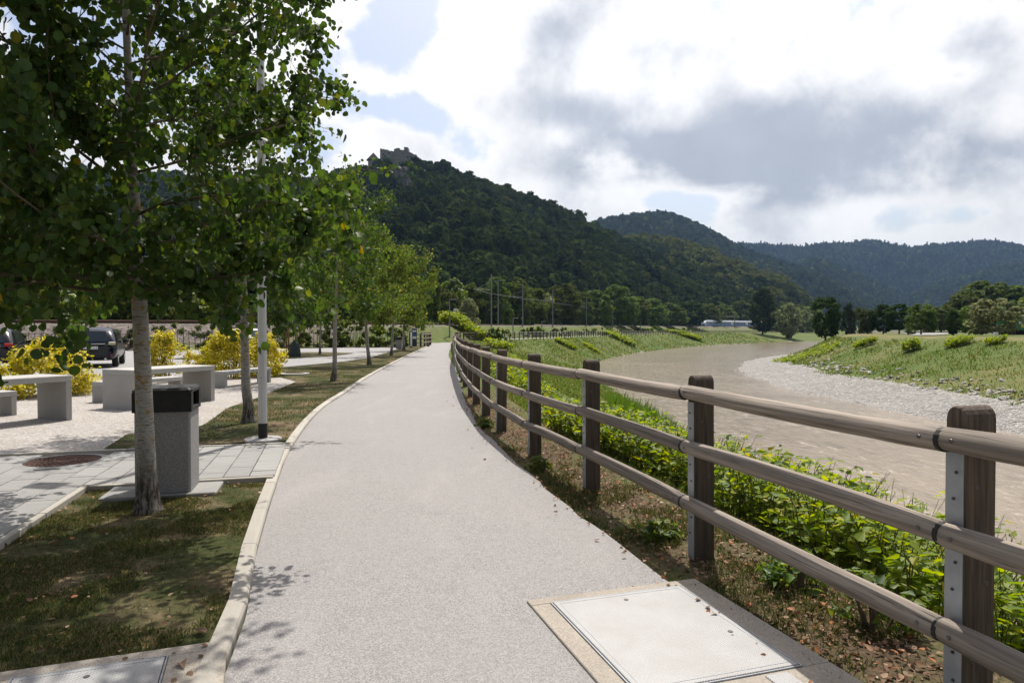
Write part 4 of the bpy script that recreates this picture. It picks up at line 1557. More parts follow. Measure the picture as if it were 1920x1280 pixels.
def reg_near(r, n):
    out = []
    while len(out) < n:
        z = r.uniform(1.4, 11.5)
        c = r.uniform(0.62, 3.9)
        edge = 0.75 + 0.45 * vnoise(np.array([z]), np.array([0.0]), 0.9, 9)[0] + (0.25 if z < 4 else 0.0)
        if c < edge or (z > 8.5 and c > 4.4 - (z - 8.5) * 1.0):
            continue
        if r.uniform() < 0.25 and vnoise(np.array([z]), np.array([c]), 0.6, 12)[0] < 0.35:
            continue
        out.append(fence_pt(z, c))
    return np.array(out)


def h_near(p, r):
    z = p[1]
    c = p[0] - np.interp(z, FENCE[:60, 1], FENCE[:60, 0])
    return max(0.22, (0.30 + 0.40 * c) * np.interp(z, [1.5, 3.2, 5.5, 9, 11.5], [0.45, 0.62, 0.95, 0.95, 0.75]) * r.uniform(0.7, 1.1))


knotweed('knotweed_thicket', 'dense bright green knotweed thicket on the bank right behind the near fence', reg_near, 2500, 60, 0.098, 300, h_near)


def reg_spot(cx, cy, rx, ry):
    def f(r, n):
        a, q = r.uniform(0, 6.28, n), np.sqrt(r.uniform(0, 1, n))
        return np.stack([cx + rx * q * np.cos(a), cy + ry * q * np.sin(a)], 1)
    return f


def hit(px, py):
    """where the sight line of a photo pixel meets the land"""
    ds = np.geomspace(4, 600, 500)
    a = AT(px, py, 1.0)
    X, Y, Z = a.x * ds, ds, CAM_H + (a.z - CAM_H) * ds
    below = np.nonzero(Z <= land_height(X, Y) + 0.02)[0]
    i = below[0] if len(below) else 499
    return Vector((X[i], Y[i], Z[i]))


def spot(label, px, py, h0, rx, ry, nst, hh, leaf, seed, z_guess=None):
    """shrubby knotweed patch where a sight line meets the land"""
    best = hit(px, py)
    return knotweed('knotweed_patch', label, reg_spot(best.x, best.y, rx, ry), nst, seed, leaf, 0, lambda p, r: hh * r.uniform(0.6, 1.1), (10, 18), 'knotweed patches on the banks')


spot('knotweed patch seen between the fourth and fifth posts of the near fence', 985, 745, 0, 0.9, 1.6, 130, 0.75, 0.13, 71)
spot('knotweed patch hugging the near fence where it starts to curve', 968, 700, 0, 0.8, 2.2, 110, 0.9, 0.15, 72)
spot('knotweed bush above the far end of the near fence', 935, 655, 0, 1.8, 2.6, 170, 1.15, 0.3, 73)
spot('knotweed clump high on the far grassy bank left of the water', 1060, 648, 0, 1.8, 1.6, 110, 0.9, 0.34, 74)
spot('small knotweed clump low on the grassy bank near the water edge', 1110, 656, 0, 1.6, 1.4, 90, 0.7, 0.34, 75)
spot('large knotweed clump on the bank crest above the river bend', 1160, 637, 0, 4.5, 2.8, 220, 1.3, 0.5, 76)
spot('knotweed clump half way along the far bank, below the train', 1285, 631, 0, 6.0, 3.0, 200, 1.5, 0.7, 77)
spot('knotweed bush beside the small lamp at the bend of the path', 868, 618, 0, 3.2, 2.5, 260, 1.9, 0.4, 78)
spot('bright knotweed patch at the tip of the right bank', 1510, 670, 0, 4.0, 7.0, 200, 0.6, 0.30, 79)
spot('knotweed bush in the middle of the right bank crest', 1795, 650, 0, 1.3, 1.1, 90, 0.9, 0.24, 80)
spot('small round bush on the right bank below the dark trees', 1630, 648, 0, 0.8, 0.8, 70, 0.9, 0.24, 81)
spot('small upright bush half way up the right bank', 1709, 657, 0, 0.8, 0.8, 60, 1.2, 0.28, 82)
spot('small bush near the right frame edge on the bank crest', 1865, 645, 0, 0.8, 0.8, 50, 0.7, 0.24, 83)
spot('low bush left of the small round bush on the right bank', 1615, 652, 0, 0.8, 0.8, 50, 0.9, 0.28, 84)


# ---- grass, litter
def blades(P, Z, hgt, wid, r, lean=0.45):
    n = len(P)
    a = r.uniform(0, 6.28, n)
    ux, uy = np.cos(a), np.sin(a)
    la = r.uniform(0, 6.28, n)
    l = hgt * r.uniform(0, lean, n)
    b = np.stack([P[:, 0], P[:, 1], Z], 1)
    w = np.stack([ux, uy, np.zeros(n)], 1) * (wid / 2)[:, None]
    m = b + np.stack([np.cos(la) * l * 0.35, np.sin(la) * l * 0.35, hgt * 0.6], 1)
    t = b + np.stack([np.cos(la) * l, np.sin(la) * l, hgt], 1)
    V = np.stack([b - w, b + w, m + w * 0.7, t, m - w * 0.7], 1).reshape(-1, 3)
    F = (np.arange(n) * 5)[:, None] + np.arange(5)[None, :]
    return V, F


def grass_patch(name, label, P, Z, h, w, mat, seed):
    r = np.random.default_rng(seed)
    hh = h * r.uniform(0.45, 1.25, len(P))
    V, F = blades(P, Z, hh, w * r.uniform(0.7, 1.3, len(P)), r, 1.3)
    o = obj(name, mesh(name, V, F, mat))
    tag(o, label, 'grass', kind='stuff')


def clumpy(P, s, seed, thr, soft=0.12):
    v = vnoise(P[:, 0], P[:, 1], s, seed) * 0.65 + vnoise(P[:, 0], P[:, 1], s * 0.3, seed + 3) * 0.35
    return P[rng.uniform(0, 1, len(P)) < np.clip((v - thr) / soft, 0.04, 1)]


P = clumpy(in_poly(LAWN1, 190000), 0.55, 2, 0.36)
P = P[P[:, 1] > 2.2]
grass_patch('lawn_grass', 'short patchy grass on the shaded lawn round the nearest tree', P, np.full(len(P), 0.01), 0.026, 0.0042, MT['grass'], 1)
Q = in_poly(LAWN2, 90000)
Q = Q[rng.uniform(0, 1, len(Q)) < np.clip(14 / Q[:, 1], 0.08, 1)]
P = clumpy(Q, 0.8, 6, 0.47)
grass_patch('strip_grass', 'dry patchy grass on the strip between court and kerb', P, np.full(len(P), 0.02), 0.036, 0.008, MT['grass'], 2)
zz = np.concatenate([rng.uniform(1.6, 9, 60000), rng.uniform(9, 32, 16000), rng.uniform(32, 85, 9000)])
cc = np.concatenate([rng.uniform(-0.75, 1.5, 60000), rng.uniform(-0.6, 3.0, 16000), rng.uniform(-0.5, 3, 9000)])
PX = np.interp(zz, FENCE[:95, 1], FENCE[:95, 0]) + cc
P = np.stack([PX, zz], 1)
rx = np.interp(P[:, 1], PATH_RIGHT[:220, 1], PATH_RIGHT[:220, 0])
P = P[P[:, 0] > rx + 0.03]
P = clumpy(P, 0.5, 14, 0.50, 0.1)
fr_in = inside([tuple(G(985, 1150)[:2]), tuple(G(1000, 1118)[:2]), tuple(G(1290, 1085)[:2]), tuple(G(1560, 1290)[:2]), tuple(G(1500, 1450)[:2]), tuple(G(1150, 1450)[:2])], P[:, 0], P[:, 1])
P = P[~fr_in]
grass_patch('verge_grass', 'tufty grass along the foot of the wooden fence', P, land_height(P[:, 0], P[:, 1]), 0.055, 0.0055, MT['grass'], 3)


for i, (lb, px, py, w, h) in enumerate((('leafy weed tuft below the lowest rail beside the steel hatch', 1490, 1100, 0.34, 0.24), ('bushy dark weed at the foot of the nearest fence post', 1640, 1175, 0.42, 0.30),
                                        ('small weed at the asphalt edge between the hatch and the second post', 1240, 1010, 0.25, 0.15), ('low weed left of the third fence post', 1010, 880, 0.25, 0.14), ('small green weed at the asphalt edge where the fence starts to curve', 906, 800, 0.3, 0.14))):
    q = G(px, py, -0.02)
    leafy_shrub('verge_weed', lb, 'weed', (q.x, q.y, lh(q.x, q.y)), w, w * .8, h, 260, 0.055, MT['weed'], 350 + i, 'weeds along the verge', stems=8)


# ragged grass on the river banks, coarser with distance
def bank_grass():
    r = np.random.default_rng(4)
    n = 380000
    az = r.uniform(R(-8), R(40), n)
    ds = np.exp(r.uniform(math.log(7), math.log(330), n))
    P = np.stack([np.sin(az) * ds, np.cos(az) * ds], 1)
    H, c, w, g, f, k, rl = land_height(P[:, 0], P[:, 1], True)
    ok = ((c > 0.9) & (w > 0.1)) | ((f > -0.6) & (k < -1.5) & (w < 0))
    ok &= ~((f > -1) & (f < 0.5) & (vnoise(P[:, 0], P[:, 1], 5, 21) < 0.5))
    ok &= r.uniform(0, 1, n) < (0.35 + 0.65 * (vnoise(P[:, 0], P[:, 1], 3, 22) > 0.36))
    P, H = P[ok], H[ok]
    d = np.linalg.norm(P, axis=1)
    hh = (0.07 + 0.0013 * d) * r.uniform(0.5, 1.5, len(P)) * (0.6 + 0.9 * vnoise(P[:, 0], P[:, 1], 2.2, 23))
    V, F = blades(P, H - 0.03, hh, (0.010 + 0.0011 * d) * r.uniform(0.7, 1.4, len(P)), r, 1.1)
    tag(obj('bank_grass', mesh('bank_grass', V, F, MT['bankgrass'])), 'rough grass covering both river banks', 'grass', kind='stuff')


bank_grass()
# reeds at the water's edge
r_ = np.random.default_rng(5)
rc = AT(1150, 775, 33.0)
P = np.stack([r_.normal(0, 1.3, 4200) + 7.3, r_.normal(0, 5.0, 4200) + 36], 1)
P = P[(sdist(W_C, P[:, 0], P[:, 1])[0] < 0.7) & (sdist(W_C, P[:, 0], P[:, 1])[0] > -3.5)]
V, F = blades(P, land_height(P[:, 0], P[:, 1]) - 0.05, r_.uniform(0.6, 1.35, len(P)), np.full(len(P), 0.035), r_, 0.35)
tag(obj('reed_bed', mesh('reed_bed', V, F, MT['reed'])), 'green reeds standing at the water edge below the near fence', 'reeds', kind='stuff')

# fallen leaves and dead stems on the strip below the fence
r_ = np.random.default_rng(6)
n = 9000
zz = 1.5 + 15 * r_.uniform(0, 1, n) ** 1.5
cc = r_.normal(0.12, 0.42, n)
P = np.stack([np.interp(zz, FENCE[:60, 1], FENCE[:60, 0]) + cc, zz], 1)
rx = np.interp(P[:, 1], PATH_RIGHT[:220, 1], PATH_RIGHT[:220, 0])
P = P[P[:, 0] > rx - 0.05 - np.random.default_rng(8).exponential(0.12, len(P)) * (np.random.default_rng(9).uniform(0, 1, len(P)) < 0.25)]
H = np.maximum(land_height(P[:, 0], P[:, 1]), np.where(P[:, 0] < np.interp(P[:, 1], PATH_RIGHT[:220, 1], PATH_RIGHT[:220, 0]), 0.0, -9))
C = np.stack([P[:, 0], P[:, 1], H + r_.uniform(0.006, 0.03, len(P))], 1)
N = r_.normal(0, 0.35, (len(P), 3)) + np.array((0, 0, 1.0))
V, F = leaf_cards(C, N, r_.uniform(0.012, 0.048, len(P)), LEAF_OVATE, LEAF_F)
tag(obj('leaf_litter', mesh('leaf_litter', V, F, MT['litter'])), 'brown and orange leaf litter under the wooden fence', 'litter', kind='stuff')
P = np.concatenate([in_poly(LAWN1, 420), in_poly(LAWN2, 800)])
P = P[rng.uniform(0, 1, len(P)) < np.clip(9 / np.maximum(P[:, 1], 1), 0.1, 1)]
C = np.stack([P[:, 0], P[:, 1], r_.uniform(0.02, 0.05, len(P))], 1)
N = r_.normal(0, 0.4, (len(P), 3)) + np.array((0, 0, 1.0))
V, F = leaf_cards(C, N, r_.uniform(0.012, 0.035, len(P)), LEAF_ROUND, LEAF_F)
tag(obj('lawn_litter', mesh('lawn_litter', V, F, MT['litter'])), 'scattered dry leaf bits on the lawns', 'litter', kind='stuff')
fl_me = mesh('fallen_leaf', np.array(LEAF_OVATE) * np.array((1, 1, 2.2)), [tuple(f) for f in LEAF_F], MT['litter'])
for lb, px, py, z, s in (('pale dry leaf lying on the concrete near the kerb', 340, 1240, 0.04, 0.075), ('curled tan leaf on the lawn left of the nearest trunk', 112, 1015, 0.03, 0.08), ('dry leaf on the lawn beside the kerb', 385, 1185, 0.03, 0.07)):
    g = G(px, py, z)
    o = obj('fallen_leaf', fl_me, None, g, (0.25, 0.2, random.uniform(0, 6)), s)
    tag(o, lb, 'leaf')
# ------------------------------------------------------------------ wooden fence beside the path
RAIL_H = (1.12, 0.75, 0.37)


def log_mesh(nseg=10, ns=12, rad=0.051, seed=0):
    """weathered round rail along x, length 1, centred"""
    r = np.random.default_rng(seed)
    V, F = [], []
    for i in range(nseg + 1):
        x = -0.5 + i / nseg
        rr = rad * (1 + r.normal(0, 0.012)) * (0.93 if i in (0, nseg) else 1)
        for k in range(ns):
            a = 2 * math.pi * k / ns
            q = rr * (1 + 0.02 * math.sin(3 * a + seed))
            bw = math.sin(math.pi * (x + 0.5))
            V.append((x, q * math.cos(a) + 0.006 * bw * math.sin(seed * 2.1), q * math.sin(a) + 0.011 * bw * math.cos(seed * 1.7)))
    # short chamfered ends
    F = [(i * ns + k, i * ns + ns + k, i * ns + ns + (k + 1) % ns, i * ns + (k + 1) % ns) for i in range(nseg) for k in range(ns)]
    F += [tuple(range(ns)), tuple(nseg * ns + k for k in range(ns - 1, -1, -1))]
    return mesh('rail', V, F, MT['rail'], True)


def post_mesh(full=True):
    """post .09 along the fence (x), .15 across (y); barrel-rounded top"""
    hx, hy, top = 0.046, 0.075, 1.245
    prof = [(-hx, -0.3), (hx, -0.3), (hx, top - 0.05)]
    for k in range(1, 8):
        a = math.pi * k / 8
        prof.append((hx * math.cos(a), top - 0.05 + 0.05 * math.sin(a)))
    prof.append((-hx, top - 0.05))
    n = len(prof)
    b = 0.006
    V, F = [], []
    for y, s in ((-hy, 0.9), (-hy + b, 1.0), (hy - b, 1.0), (hy, 0.9)):
        V += [(p[0] * s, y, p[1] - (0 if s == 1 or p[1] < 0 else 0.005)) for p in prof]
    for q in range(3):
        F += [(q * n + i, q * n + (i + 1) % n, q * n + n + (i + 1) % n, q * n + n + i) for i in range(n)]
    F = [f[::-1] for f in F]
    F += [tuple(range(n)), tuple(range(4 * n - 1, 3 * n - 1, -1))]
    F = [f[::-1] for f in F]
    return mesh('post', V, F, MT['post'])


rails_me = [log_mesh(10, 12, 0.0495 + 0.0012 * (s % 3), s) for s in range(7)]
far_rail_me = MB().tube([(-.5, 0, 0), (.5, 0, 0)], 0.055, 6).mesh('rail', MT['rail'])
post_me = post_mesh()
plate_me = MB().box(-0.040, 0.040, 0.0755, 0.0795, -0.02, 1.06).mesh('steel_plate', MT['zinc'])
bolt_me = MB().tube([(0, 0, 0), (0, 0.004, 0), (0, 0.008, 0)], [0.0065, 0.0065, 0.004], 8).mesh('bolt', MT['bolt'])
strap_me = MB().tube([(-0.011, 0, 0), (0.011, 0, 0)], 0.0485, 14).mesh('joint_band', MT['dark'])
knot_me = MB().tube([(0, 0.0, 0), (0, 0.003, 0)], [0.010, 0.008], 8).mesh('screw_plug', MT['bolt'])

fence = empty('wooden_fence', (1.31, 4.70, 0))
tag(fence, 'weathered wooden post-and-rail fence running along the river side of the path', 'fence')
posts = [np.array(p) for p in [(2.80, -1.28)] + NEAR_POSTS]
rest = resample(FENCE[FENCE[:, 1] > 16.2], 2.06)[1:]
rest = [p for p in rest]
allp = posts + rest
# everything after the bend (first point whose fence turns right) belongs to the far run
bend = next(i for i, p in enumerate(allp) if p[1] > 90)
near = allp[:bend + 1]
far = allp[bend:]


def fence_run(root, pts, detail_n, sway, lo_poly_from=99, side=1):
    ox, oy = root.location.x, root.location.y
    n = len(pts)
    for i, p in enumerate(pts):
        a, b = pts[max(i - 1, 0)], pts[min(i + 1, n - 1)]
        T = (b - a) / np.linalg.norm(b - a)
        ang = math.atan2(T[1], T[0])      # local x points along the run, local +y faces the path
        gz = max(-0.06, lh(p[0], p[1])) if i < 40 else -0.03
        po = obj('post', post_me, root, (p[0] - ox, p[1] - oy, random.uniform(-.012, .012)), (random.uniform(-.012, .012), random.uniform(-.012, .012), ang + (0 if side > 0 else math.pi)))
        if i < detail_n:
            pl = obj('steel_plate', plate_me, po)
            if i < 7:
                for bz in (0.16, 0.27, 0.52, 0.63, 0.88, 0.985):
                    obj('bolt', bolt_me, po, (random.uniform(-.012, .012), 0.0795, bz))
                for s_, bz in ((0.02, 0.93), (-0.03, 0.55), (0.035, 0.25)):
                    obj('screw_plug', knot_me, po, (-0.046, s_, bz), (0, 0, R(90)))
        if i + 1 < n:
            q = pts[i + 1]
            d = q - p
            L = np.linalg.norm(d)
            D = d / L
            nrm = np.array((-D[1], D[0])) * side     # towards the path
            m = (p + q) / 2 + nrm * 0.128
            for k, hgt in enumerate(RAIL_H):
                lo = i >= lo_poly_from
                tilt = random.uniform(-.006, .006)
                ro = obj('rail', far_rail_me if lo else rails_me[(i * 3 + k) % 7], root, (m[0] - ox, m[1] - oy, hgt + random.uniform(-.010, .010)),
                         (0, tilt, math.atan2(D[1], D[0])), (L - 0.012, 1, 1))
                if i < detail_n:
                    j = p + nrm * 0.128
                    obj('joint_band', strap_me, root, (j[0] - ox, j[1] - oy, hgt), (0, 0, math.atan2(D[1], D[0])))
                    if i < 7:
                        for s_ in (-1, 1):
                            e = s_ * (0.5 - 0.07 / L)
                            kp = obj('screw_plug', knot_me, ro, (e, 0.049, 0.004))
                            kp.scale = (1 / L, 1, 1)


fence_run(fence, near, 26, 0.0, 30)
fence2 = empty('wooden_fence', (far[0][0], far[0][1], 0))
tag(fence2, 'long distant wooden fence following the path beyond the bend above the river', 'fence')
fence_run(fence2, far, 0, 0.0, 0)
# short fence at the end of the parking
fence3 = empty('wooden_fence', (-8.35, 62, 0))
tag(fence3, 'short wooden fence beside the blue sign at the end of the parking', 'fence')
fence_run(fence3, [np.array(p) for p in [(-9.3, 62.2), (-8.35, 62.4), (-8.25, 64.4), (-8.25, 66.4), (-8.3, 68.4), (-8.4, 70.4)]], 0, 0, 0, -1)


# ------------------------------------------------------------------ litter bins
def litter_bin(label, loc, rz):
    root = empty('litter_bin', loc, rz)
    tag(root, label, 'bin', 'concrete litter bins')
    w, d = 0.235, 0.225
    MB().rbox(-w, w, -d, d, 0.02, 0.79, 0.018).build('body', MT['granite'], root)
    # hood: four corner walls leave openings in the two sides
    m = MB()
    W, D = w + 0.015, d + 0.015
    m.rbox(-W, W, -D, D, 0.94, 0.985, 0.02)
    m.rbox(-W, W, -D, -D + 0.035, 0.765, 0.945, 0.004)
    m.rbox(-W, W, D - 0.035, D, 0.765, 0.945, 0.004)
    for s in (-1, 1):
        x0, x1 = (W - 0.03, W) if s > 0 else (-W, -W + 0.03)
        m.box(x0, x1, -D + 0.034, -D + 0.09, 0.766, 0.944)
        m.box(x0, x1, D - 0.09, D - 0.034, 0.766, 0.944)
        m.box(x0, x1, -D + 0.089, D - 0.089, 0.766, 0.80)
    hood = m.build('hood', MT['black'], root)
    MB().box(-w + 0.03, w - 0.03, -d + 0.03, d - 0.03, 0.70, 0.80).build('liner', MT['void'], hood)
    return root


g = (G(359, 932) + G(250, 938)) / 2
bin_c = Vector((g.x, g.y, 0)) + Vector((A_AX[0], A_AX[1], 0)) * 0.235
litter_bin('large granite-grey litter bin with black hood behind the nearest tree', (bin_c.x, bin_c.y, 0.03), math.atan2(B_AX[1], B_AX[0]))
m = MB()
m.rbox(-0.52, 0.46, -0.27, 0.22, -0.05, 0.045, 0.008)
o = m.build('concrete_slab', MT['paver'], None, loc=(bin_c.x, bin_c.y, 0), rot=(0, 0, math.atan2(B_AX[1], B_AX[0])))
tag(o, 'flat concrete slab under the large litter bin', 'slab')
g = G(748, 655)
litter_bin('farther grey litter bin with black hood between two aspens near the road', (g.x, g.y, 0.0), 0.1)


# ------------------------------------------------------------------ lamp post
def lamp_post():
    b = G(493, 828)
    root = empty('lamp_post', (b.x, b.y, 0))
    tag(root, 'tall pale grey street lamp with twin heads beside the second aspen', 'lamp post')
    H = 5.75
    # ribbed tapering column
    V, F = [], []
    ns = 24
    for z, r0 in ((0.26, 0.060), (2.6, 0.057), (H, 0.048)):
        for k in range(ns):
            a = 2 * math.pi * k / ns
            rr = r0 * (1 - (0.10 if k % 6 == 0 else 0))
            V.append((rr * math.cos(a), rr * math.sin(a), z))
    F = [(i * ns + k, i * ns + (k + 1) % ns, (i + 1) * ns + (k + 1) % ns, (i + 1) * ns + k) for i in range(2) for k in range(ns)]
    F.append(tuple(2 * ns + k for k in range(ns)))
    obj('column', mesh('column', V, F, MT['pole']), root)
    MB().cyl(0, 0, 0.0, 0.258, 0.0615, 20).build('base_sleeve', MT['black'], root)
    MB().tube([(0, 0, -0.1), (0, 0, 0.045), (0, 0, 0.055)], [0.25, 0.25, 0.235], 28).build('footing', MT['concrete'], root)
    # inspection door
    dr = MB()
    pts = []
    for k in range(9):
        a = math.pi * k / 8
        pts.append((0.026 * math.cos(a), 1.24 + 0.026 * math.sin(a)))
    for k in range(9):
        a = math.pi + math.pi * k / 8
        pts.append((0.026 * math.cos(a), 0.88 + 0.026 * math.sin(a)))
    n = len(pts)
    dr.add([(x, -0.0615, z) for x, z in pts] + [(x, -0.050, z) for x, z in pts], [tuple(range(n - 1, -1, -1))] + [(i, (i + 1) % n, n + (i + 1) % n, n + i) for i in range(n)])
    door = dr.build('door', MT['pole'], root, rot=(0, 0, R(14)))
    for z in (1.23, 0.89):
        obj('screw', MB().tube([(0, -0.064, 0), (0, -0.058, 0)], 0.007, 8).mesh('screw', MT['dark']), door, (-0.012, 0, z))
    arm = MB().tube([(-0.30, 0, H - 0.10), (-0.1, 0, H - 0.03), (0, 0, H), (0.1, 0, H - 0.03), (0.30, 0, H - 0.10)], 0.02, 8).build('arm', MT['dkgrey'], root)
    for s in (-1, 1):
        h = MB()
        h.add([(s * 0.26, -0.13, H - 0.075), (s * 0.26, 0.13, H - 0.075), (s * 0.62, 0.11, H - 0.16), (s * 0.62, -0.11, H - 0.16),
               (s * 0.26, -0.12, H + 0.0), (s * 0.26, 0.12, H + 0.0), (s * 0.62, 0.10, H - 0.115), (s * 0.62, -0.10, H - 0.115)],
              [(0, 1, 2, 3), (7, 6, 5, 4), (0, 4, 5, 1), (1, 5, 6, 2), (2, 6, 7, 3), (3, 7, 4, 0)])
        hd = h.build('lamp_head', MT['dkgrey'], root)
        MB().add([(s * 0.32, -0.085, H - 0.093), (s * 0.32, 0.085, H - 0.093), (s * 0.57, 0.075, H - 0.152), (s * 0.57, -0.075, H - 0.152)], [(0, 1, 2, 3)]).build('lens', MT['white'], hd)


lamp_post()


# ------------------------------------------------------------------ concrete tables and benches
TH = math.atan2(0.91, 0.415) - math.pi / 2          # local +y runs along the table


def slab_furniture(name, label, cat, far_right, length, width, height, thick, rz, part, group):
    """inverted U of cast concrete; far_right = far right-hand corner on the ground"""
    root = empty(name, (far_right[0], far_right[1], 0), rz)
    tag(root, label, cat, group)
    b = 0.008
    MB().rbox(-width, 0, -length, 0, height - thick, height, b).build(part, MT['concrete'], root)
    for y0, y1 in ((-length + 0.002, -length + thick), (-thick, -0.002)):
        MB().rbox(-width + 0.002, -0.002, y0, y1, -0.05, height - thick - 0.001, 0.005).build('end_panel', MT['concrete'], root)
    return root


TG, BG = 'concrete tables on the gravel court', 'concrete benches on the gravel court'
slab_furniture('concrete_table', 'nearest cast concrete table, cut off by the left frame edge', 'table', (-7.53, 11.67), 1.95, 0.80, 0.775, 0.10, TH, 'table_top', TG)
slab_furniture('concrete_table', 'second cast concrete table, standing behind the litter bin', 'table', (-6.47, 14.85), 1.95, 0.88, 0.775, 0.10, TH, 'table_top', TG)
slab_furniture('concrete_bench', 'low concrete bench beside the nearest concrete table at the left frame edge', 'bench', (-8.97, 12.35), 1.95, 0.42, 0.445, 0.09, TH, 'seat', BG)
slab_furniture('concrete_bench', 'low concrete bench left of and behind the second concrete table', 'bench', (-8.56 + 0.41 * 1.9, 14.43 + 0.91 * 1.9), 1.95, 0.42, 0.445, 0.09, TH, 'seat', BG)
slab_furniture('concrete_bench', 'far concrete bench in front of the largest yellow shrub', 'bench', (-7.08, 20.05), 2.08, 0.42, 0.445, 0.09, -math.atan2(0.24, 0.97), 'seat', BG)


# ------------------------------------------------------------------ covers in the ground
def ring_cover(label, c, z, r, ring, mat_ring):
    root = empty('manhole_cover', (c[0], c[1], z))
    tag(root, label, 'manhole')
    if ring:
        V, F = [], []
        ns = 40
        for rr, zz in ((ring, -0.05), (ring, 0.012), (r + 0.01, 0.02), (r + 0.01, -0.02)):
            V += [(rr * math.cos(2 * math.pi * k / ns), rr * math.sin(2 * math.pi * k / ns), zz) for k in range(ns)]
        F = [(i * ns + k, i * ns + (k + 1) % ns, (i + 1) * ns + (k + 1) % ns, (i + 1) * ns + k) for i in range(3) for k in range(ns)]
        obj('concrete_ring', mesh('concrete_ring', V, F, mat_ring), root)
    lid = MB().tube([(0, 0, -0.03), (0, 0, 0.006), (0, 0, 0.010)], [r, r, r - 0.006], 40).build('lid', MT['rust'], root)
    st = MB()
    for q in range(1, 7):
        rr = r * (0.12 + 0.13 * q)
        m_ = 6 + 5 * q
        for k in range(m_):
            a = 2 * math.pi * (k + 0.5 * (q % 2)) / m_
            M = Matrix.Translation((rr * math.cos(a), rr * math.sin(a), 0)) @ Matrix.Rotation(a, 4, 'Z')
            st.box(-0.014, 0.014, -0.020, 0.020, 0.0095, 0.016, M)
    st.build('raised_pattern', MT['rust'], lid)
    return root


g = G(118, 874)
ring_cover('rusty round manhole cover set into the paved walk', (g.x, g.y), 0.05, 0.37, 0.47, MT['paver'])
g = G(552, 703)
ring_cover('small rusty manhole lid in a concrete ring on the dry grass', (g.x, g.y), 0.05, 0.33, 0.50, MT['concrete'])


def plate_cover(name, label, A, B, D, frame_w, z, loc_mat='frame_concrete'):
    """rectangular tread-plate lid: A corner, B along x, D along y"""
    A, B, D = [np.array(q[:2]) for q in (A, B, D)]
    X = (B - A)
    lx = np.linalg.norm(X)
    X = X / lx
    Y = np.array((-X[1], X[0]))
    ly = float((D - A) @ Y)
    if ly < 0:
        Y, ly = -Y, -ly
    root = empty(name, (A[0], A[1], z), math.atan2(X[1], X[0]))
    tag(root, label, 'hatch')
    s = 1 if X[0] * Y[1] - X[1] * Y[0] > 0 else -1
    f = frame_w

    def bx(x0, x1, y0, y1, z0, z1, b=0.004):
        y0, y1 = sorted((s * y0, s * y1))
        return MB().rbox(x0, x1, y0, y1, z0, z1, b)
    fr = MB()
    for q in (bx(-f[0], lx + f[1], -f[2], -0.008, -0.10, 0.006), bx(-f[0], lx + f[1], ly + 0.008, ly + f[3], -0.10, 0.006), bx(-f[0], -0.008, -0.0075, ly + 0.0075, -0.10, 0.0055), bx(lx + 0.008, lx + f[1], -0.0075, ly + 0.0075, -0.10, 0.0055)):
        fr.add(q.V, q.F)
    fr.build('concrete_frame', MT[loc_mat], root)
    rim = MB()
    for q in (bx(-0.007, lx + 0.007, -0.007, 0.0, -0.02, 0.012, .001), bx(-0.007, lx + 0.007, ly, ly + 0.007, -0.02, 0.012, .001), bx(-0.007, 0.0, 0.0005, ly - 0.0005, -0.02, 0.0115, .001), bx(lx, lx + 0.007, 0.0005, ly - 0.0005, -0.02, 0.0115, .001)):
        rim.add(q.V, q.F)
    rim.build('steel_rim', MT['zinc'], root)
    lid = bx(0.005, lx - 0.005, 0.005, ly - 0.005, -0.02, 0.014, 0.003).build('tread_plate', MT['tread'], root)
    # weld seam inset along the lid's edge, and lifting sockets
    seam = MB()
    for x0, x1, y0, y1 in ((0.035, lx - 0.035, 0.033, 0.037), (0.035, lx - 0.035, ly - 0.037, ly - 0.033), (0.033, 0.037, 0.038, ly - 0.038), (lx - 0.037, lx - 0.033, 0.038, ly - 0.038)):
        q = bx(x0, x1, y0, y1, 0.0135, 0.0155, 0.0005)
        seam.add(q.V, q.F)
    seam.build('weld_seam', MT['zinc'], lid)
    for x, y in ((lx * 0.5, 0.10), (lx * 0.12, ly * 0.62)):
        so = MB().tube([(x, s * y, 0.012), (x, s * y, 0.0165)], 0.013, 12).build('lifting_socket', MT['bolt'], lid)
    return root, lx, ly, s


A_, B_, D_ = G(1275, 1103), G(1035, 1135), G(1475, 1258)
root, lx, ly, s = plate_cover('service_hatch', 'pale steel tread-plate hatch in a concrete frame at the fence side of the path', A_, B_, D_, (0.16, 0.12, 0.09, 0.35), 0.008)
hp = MB().rbox(0.10, 0.22, *sorted((s * (ly + 0.03), s * (ly + 0.55))), -0.02, 0.012, 0.003).build('side_plate', MT['tread'], root)
A_, B_, D_ = G(312, 1233, .03), G(23, 1276, .03), G(285, 1285, .03)
plate_cover('service_hatch', 'steel tread-plate hatch at the bottom left corner beside the lawn', A_, B_, (A_.x + 0.26, A_.y - 1.0), (0.26, 0.3, 0.10, 0.3), 0.03)


# ------------------------------------------------------------------ stakes, watering bag, sign
def stake(label, px, py, h):
    g = G(px, py)
    root = empty('tree_stake', (g.x, g.y, 0))
    tag(root, label, 'stake', 'tree stakes on the grass island')
    MB().tube([(0, 0, -0.2), (0.01, 0, h * .5), (0, 0.01, h)], [0.05, 0.048, 0.045], 10).build('pole', MT['stake'], root)
    MB().tube([(0, 0, h - 0.22), (0, 0, h - 0.18)], 0.055, 10).build('strap', MT['dark'], root)


